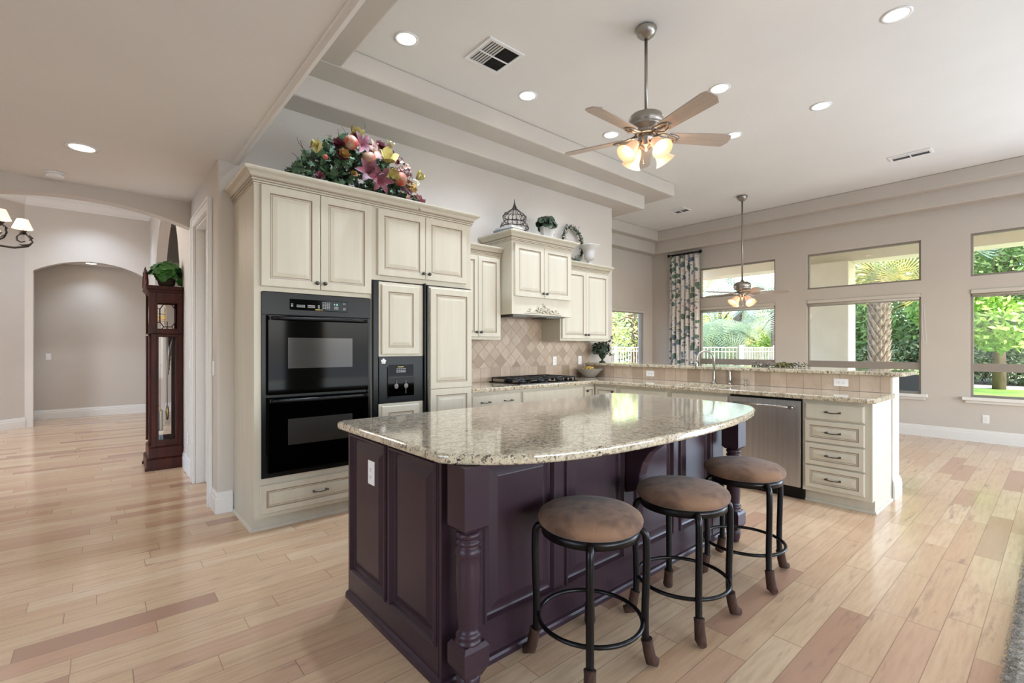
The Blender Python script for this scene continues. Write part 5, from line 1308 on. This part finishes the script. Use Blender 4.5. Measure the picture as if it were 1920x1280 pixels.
def fan_palm(label, x, y, h, n, L, mt, seed, trunk=.2, boots=False, spread=1.0, tz=1.0):
    rr = random.Random(seed); t = thing('fan_palm', label, 'palm tree', (x, y, -.06))
    mb = MB(); mb.tube([(0, 0, 0), (0, 0, h*.5), (0, 0, h)], [trunk*1.05, trunk, trunk*1.1], 16)
    part('trunk', mb, 'palmboot', t)
    if boots:
        mb = MB(); zz = .3; k = 0
        while zz < h:
            for j in range(9):
                a = j*2*pi/9+(k % 2)*pi/9; r_ = trunk*1.0; c_, s_ = cos(a), sin(a); w_ = trunk*.34
                P0 = Vector((r_*c_, r_*s_, zz)); out = Vector((c_, s_, 0)); tg = Vector((-s_, c_, 0))
                A_ = P0-tg*w_; B_ = P0+tg*w_; T_ = P0+out*trunk*.42+Vector((0, 0, .16)); D_ = P0+Vector((0, 0, -.14)); U_ = P0+Vector((0, 0, .13))
                mb.poly([D_, B_, T_]); mb.poly([A_, D_, T_]); mb.poly([T_, B_, U_]); mb.poly([T_, U_, A_])
            zz += .14; k += 1
        part('leaf_bases', mb, 'palmboot', t)['kind'] = 'stuff'
    stems, mb = MB(), MB()
    for i in range(n):
        a = rr.uniform(0, 2*pi); el = rr.uniform(-.5, 1.1); o = Vector((cos(a)*cos(el), sin(a)*cos(el), sin(el)*tz))*spread*rr.uniform(.7, 1.1)
        p = Vector((0, 0, h))+o; stems.tube([(0, 0, h), Vector((0, 0, h))+o*.6+Vector((0, 0, .05)), p], [.025, .02, .012], 5)
        fan_leaf(mb, p, o+Vector((-.6, -.2, .3)), L*rr.uniform(.8, 1.1), rr)
    part('frond_stems', stems, LEAFM[mt], t)['kind'] = 'stuff'; part('fronds', mb, LEAFM[mt], t)['kind'] = 'stuff'
    return t
fan_palm('tall palm with a criss cross leaf base trunk seen through the middle window', 16.0, 3.28, 3.4, 30, .9, 'orange', 3, .20, True, 1.9)
fan_palm('low deep green fan palm behind the fence in the left window', 16.0, 7.6, 1.3, 20, .9, 'fandark', 4, .15, False, .9)
fan_palm('pale blue green fan palm in the middle of the left window', 18.6, 8.2, 3.0, 26, .95, 'fan', 5, .18, False, 1.3)
fan_palm('pale fan palm at the right of the left window, nearer the column', 18.0, 6.6, 2.6, 26, .9, 'fan', 6, .18, False, 1.3)
fan_palm('tall fan palm whose fronds fill the right of the upper middle window', 18.0, 2.2, 5.2, 30, 1.1, 'fan', 8, .2, False, 1.8)
tree('big shade tree with a straight grey trunk on the lawn in the right window', 22.0, 1.37, 6.0, [(0, 0, 5.2, 3.0, 2.0), (-.8, 1.6, 4.2, 1.8, 1.3), (.5, -2.0, 4.6, 2.2, 1.5), (-1, -.4, 3.6, 1.6, .9)], 'green', 13000, .085, 1, .14)
tree('sunny yellow green tree in the upper right window', 26, -1.5, 7.5, [(0, 0, 7.0, 3.2, 2.4), (0, 3, 6.0, 2.2, 1.8)], 'bright', 9000, .12, 2, .2)
tree('bright green tree right of the palm trunk in the middle window', 19.5, 2.2, 2.6, [(0, 0, 2.6, 1.1, .9), (.3, -1.0, 2.0, .9, .8)], 'bright', 2600, .12, 3, .1)
tree('yellow leaved tree at the left of the left window', 24, 11.5, 4.0, [(0, 0, 3.6, 2.8, 2.4)], 'yellow', 7000, .11, 4, .15)
tree('yellow green tree filling the nook window', 19, 13.2, 3.6, [(0, 0, 3.0, 2.4, 2.2), (0, -2, 2.4, 1.6, 1.6)], 'yellow', 6000, .10, 5, .15)
tree('tall thin branched tree above the fence in the nook window', 23, 17.5, 6.5, [(0, 0, 5.0, 3.0, 3.0)], 'green', 1800, .16, 6, .16)
tree('bare branched tree behind the left window with sparse leaves', 22, 9.6, 7.0, [(0, 0, 6.5, 3.0, 2.6)], 'bright', 500, .14, 12, .14)
for i, (x, y, h, mt, lb) in enumerate(((28, 7.5, 3.4, 'bright', 'broad sunny tree far behind the fan palms'), (27, 4.2, 6.0, 'green', 'green tree far behind the palm trunk'), (28, .8, 5.5, 'dark', 'deep green tree far behind the shade tree'), (27, -3.0, 5.0, 'green', 'mid green tree at the far right behind the lawn'), (30, 13, 3.6, 'yellow', 'yellow green tree far behind the fence'), (30, 20, 6.0, 'green', 'mid green tree far behind the nook fence'))):
    tree(lb, x, y, h, [(0, 0, h*.55, 3.0, h*.5), (0, 1.8, h*.4, 2.2, h*.38), (0, -1.8, h*.4, 2.2, h*.38)], mt, 8000, .15, 50+i, .2, group=None)
for i, (x, y, mt, lb) in enumerate(((25.2, 1.5, 'dark', 'dark hedge shrub right of the shade tree trunk'), (25.0, 4.0, 'dark', 'dark hedge shrub behind the palm trunk'), (25.2, -.8, 'green', 'green hedge shrub at the right edge of the lawn'), (15.2, 2.6, 'green', 'low shrub at the foot of the palm'), (17.0, 4.6, 'green', 'low shrub left of the palm beside the column'))):
    sz = 1.4 if x > 20 else .7
    tree(lb, x, y, sz*.6, [(0, 0, sz*.6, sz, sz*.65), (0, sz, sz*.5, sz*.8, sz*.5), (0, -sz, sz*.5, sz*.8, sz*.5)], mt, 2600, .09 if sz > 1 else .06, 70+i, .05, name='shrub')
# patio chair glimpsed through the lower middle window
pch = thing('patio_chair', 'dark grey cushioned patio chair glimpsed past the end of the bar', 'chair', (10.6, 1.62, -.03), R(20))
M['cushion'] = mat('charcoal outdoor cushion', '#4d5258', .9)
part('seat', MB().box(-.27, .27, -.27, .27, .36, .44), 'cushion', pch, bevel=.02); part('backrest', MB().box(.20, .30, -.27, .27, .44, .86), 'cushion', pch, bevel=.03)
for sx in (-.25, .25):
    for sy in (-.25, .25): part('leg', MB().tube([(sx, sy, 0), (sx, sy, .36)], .018, 8), 'blackmetal', pch)
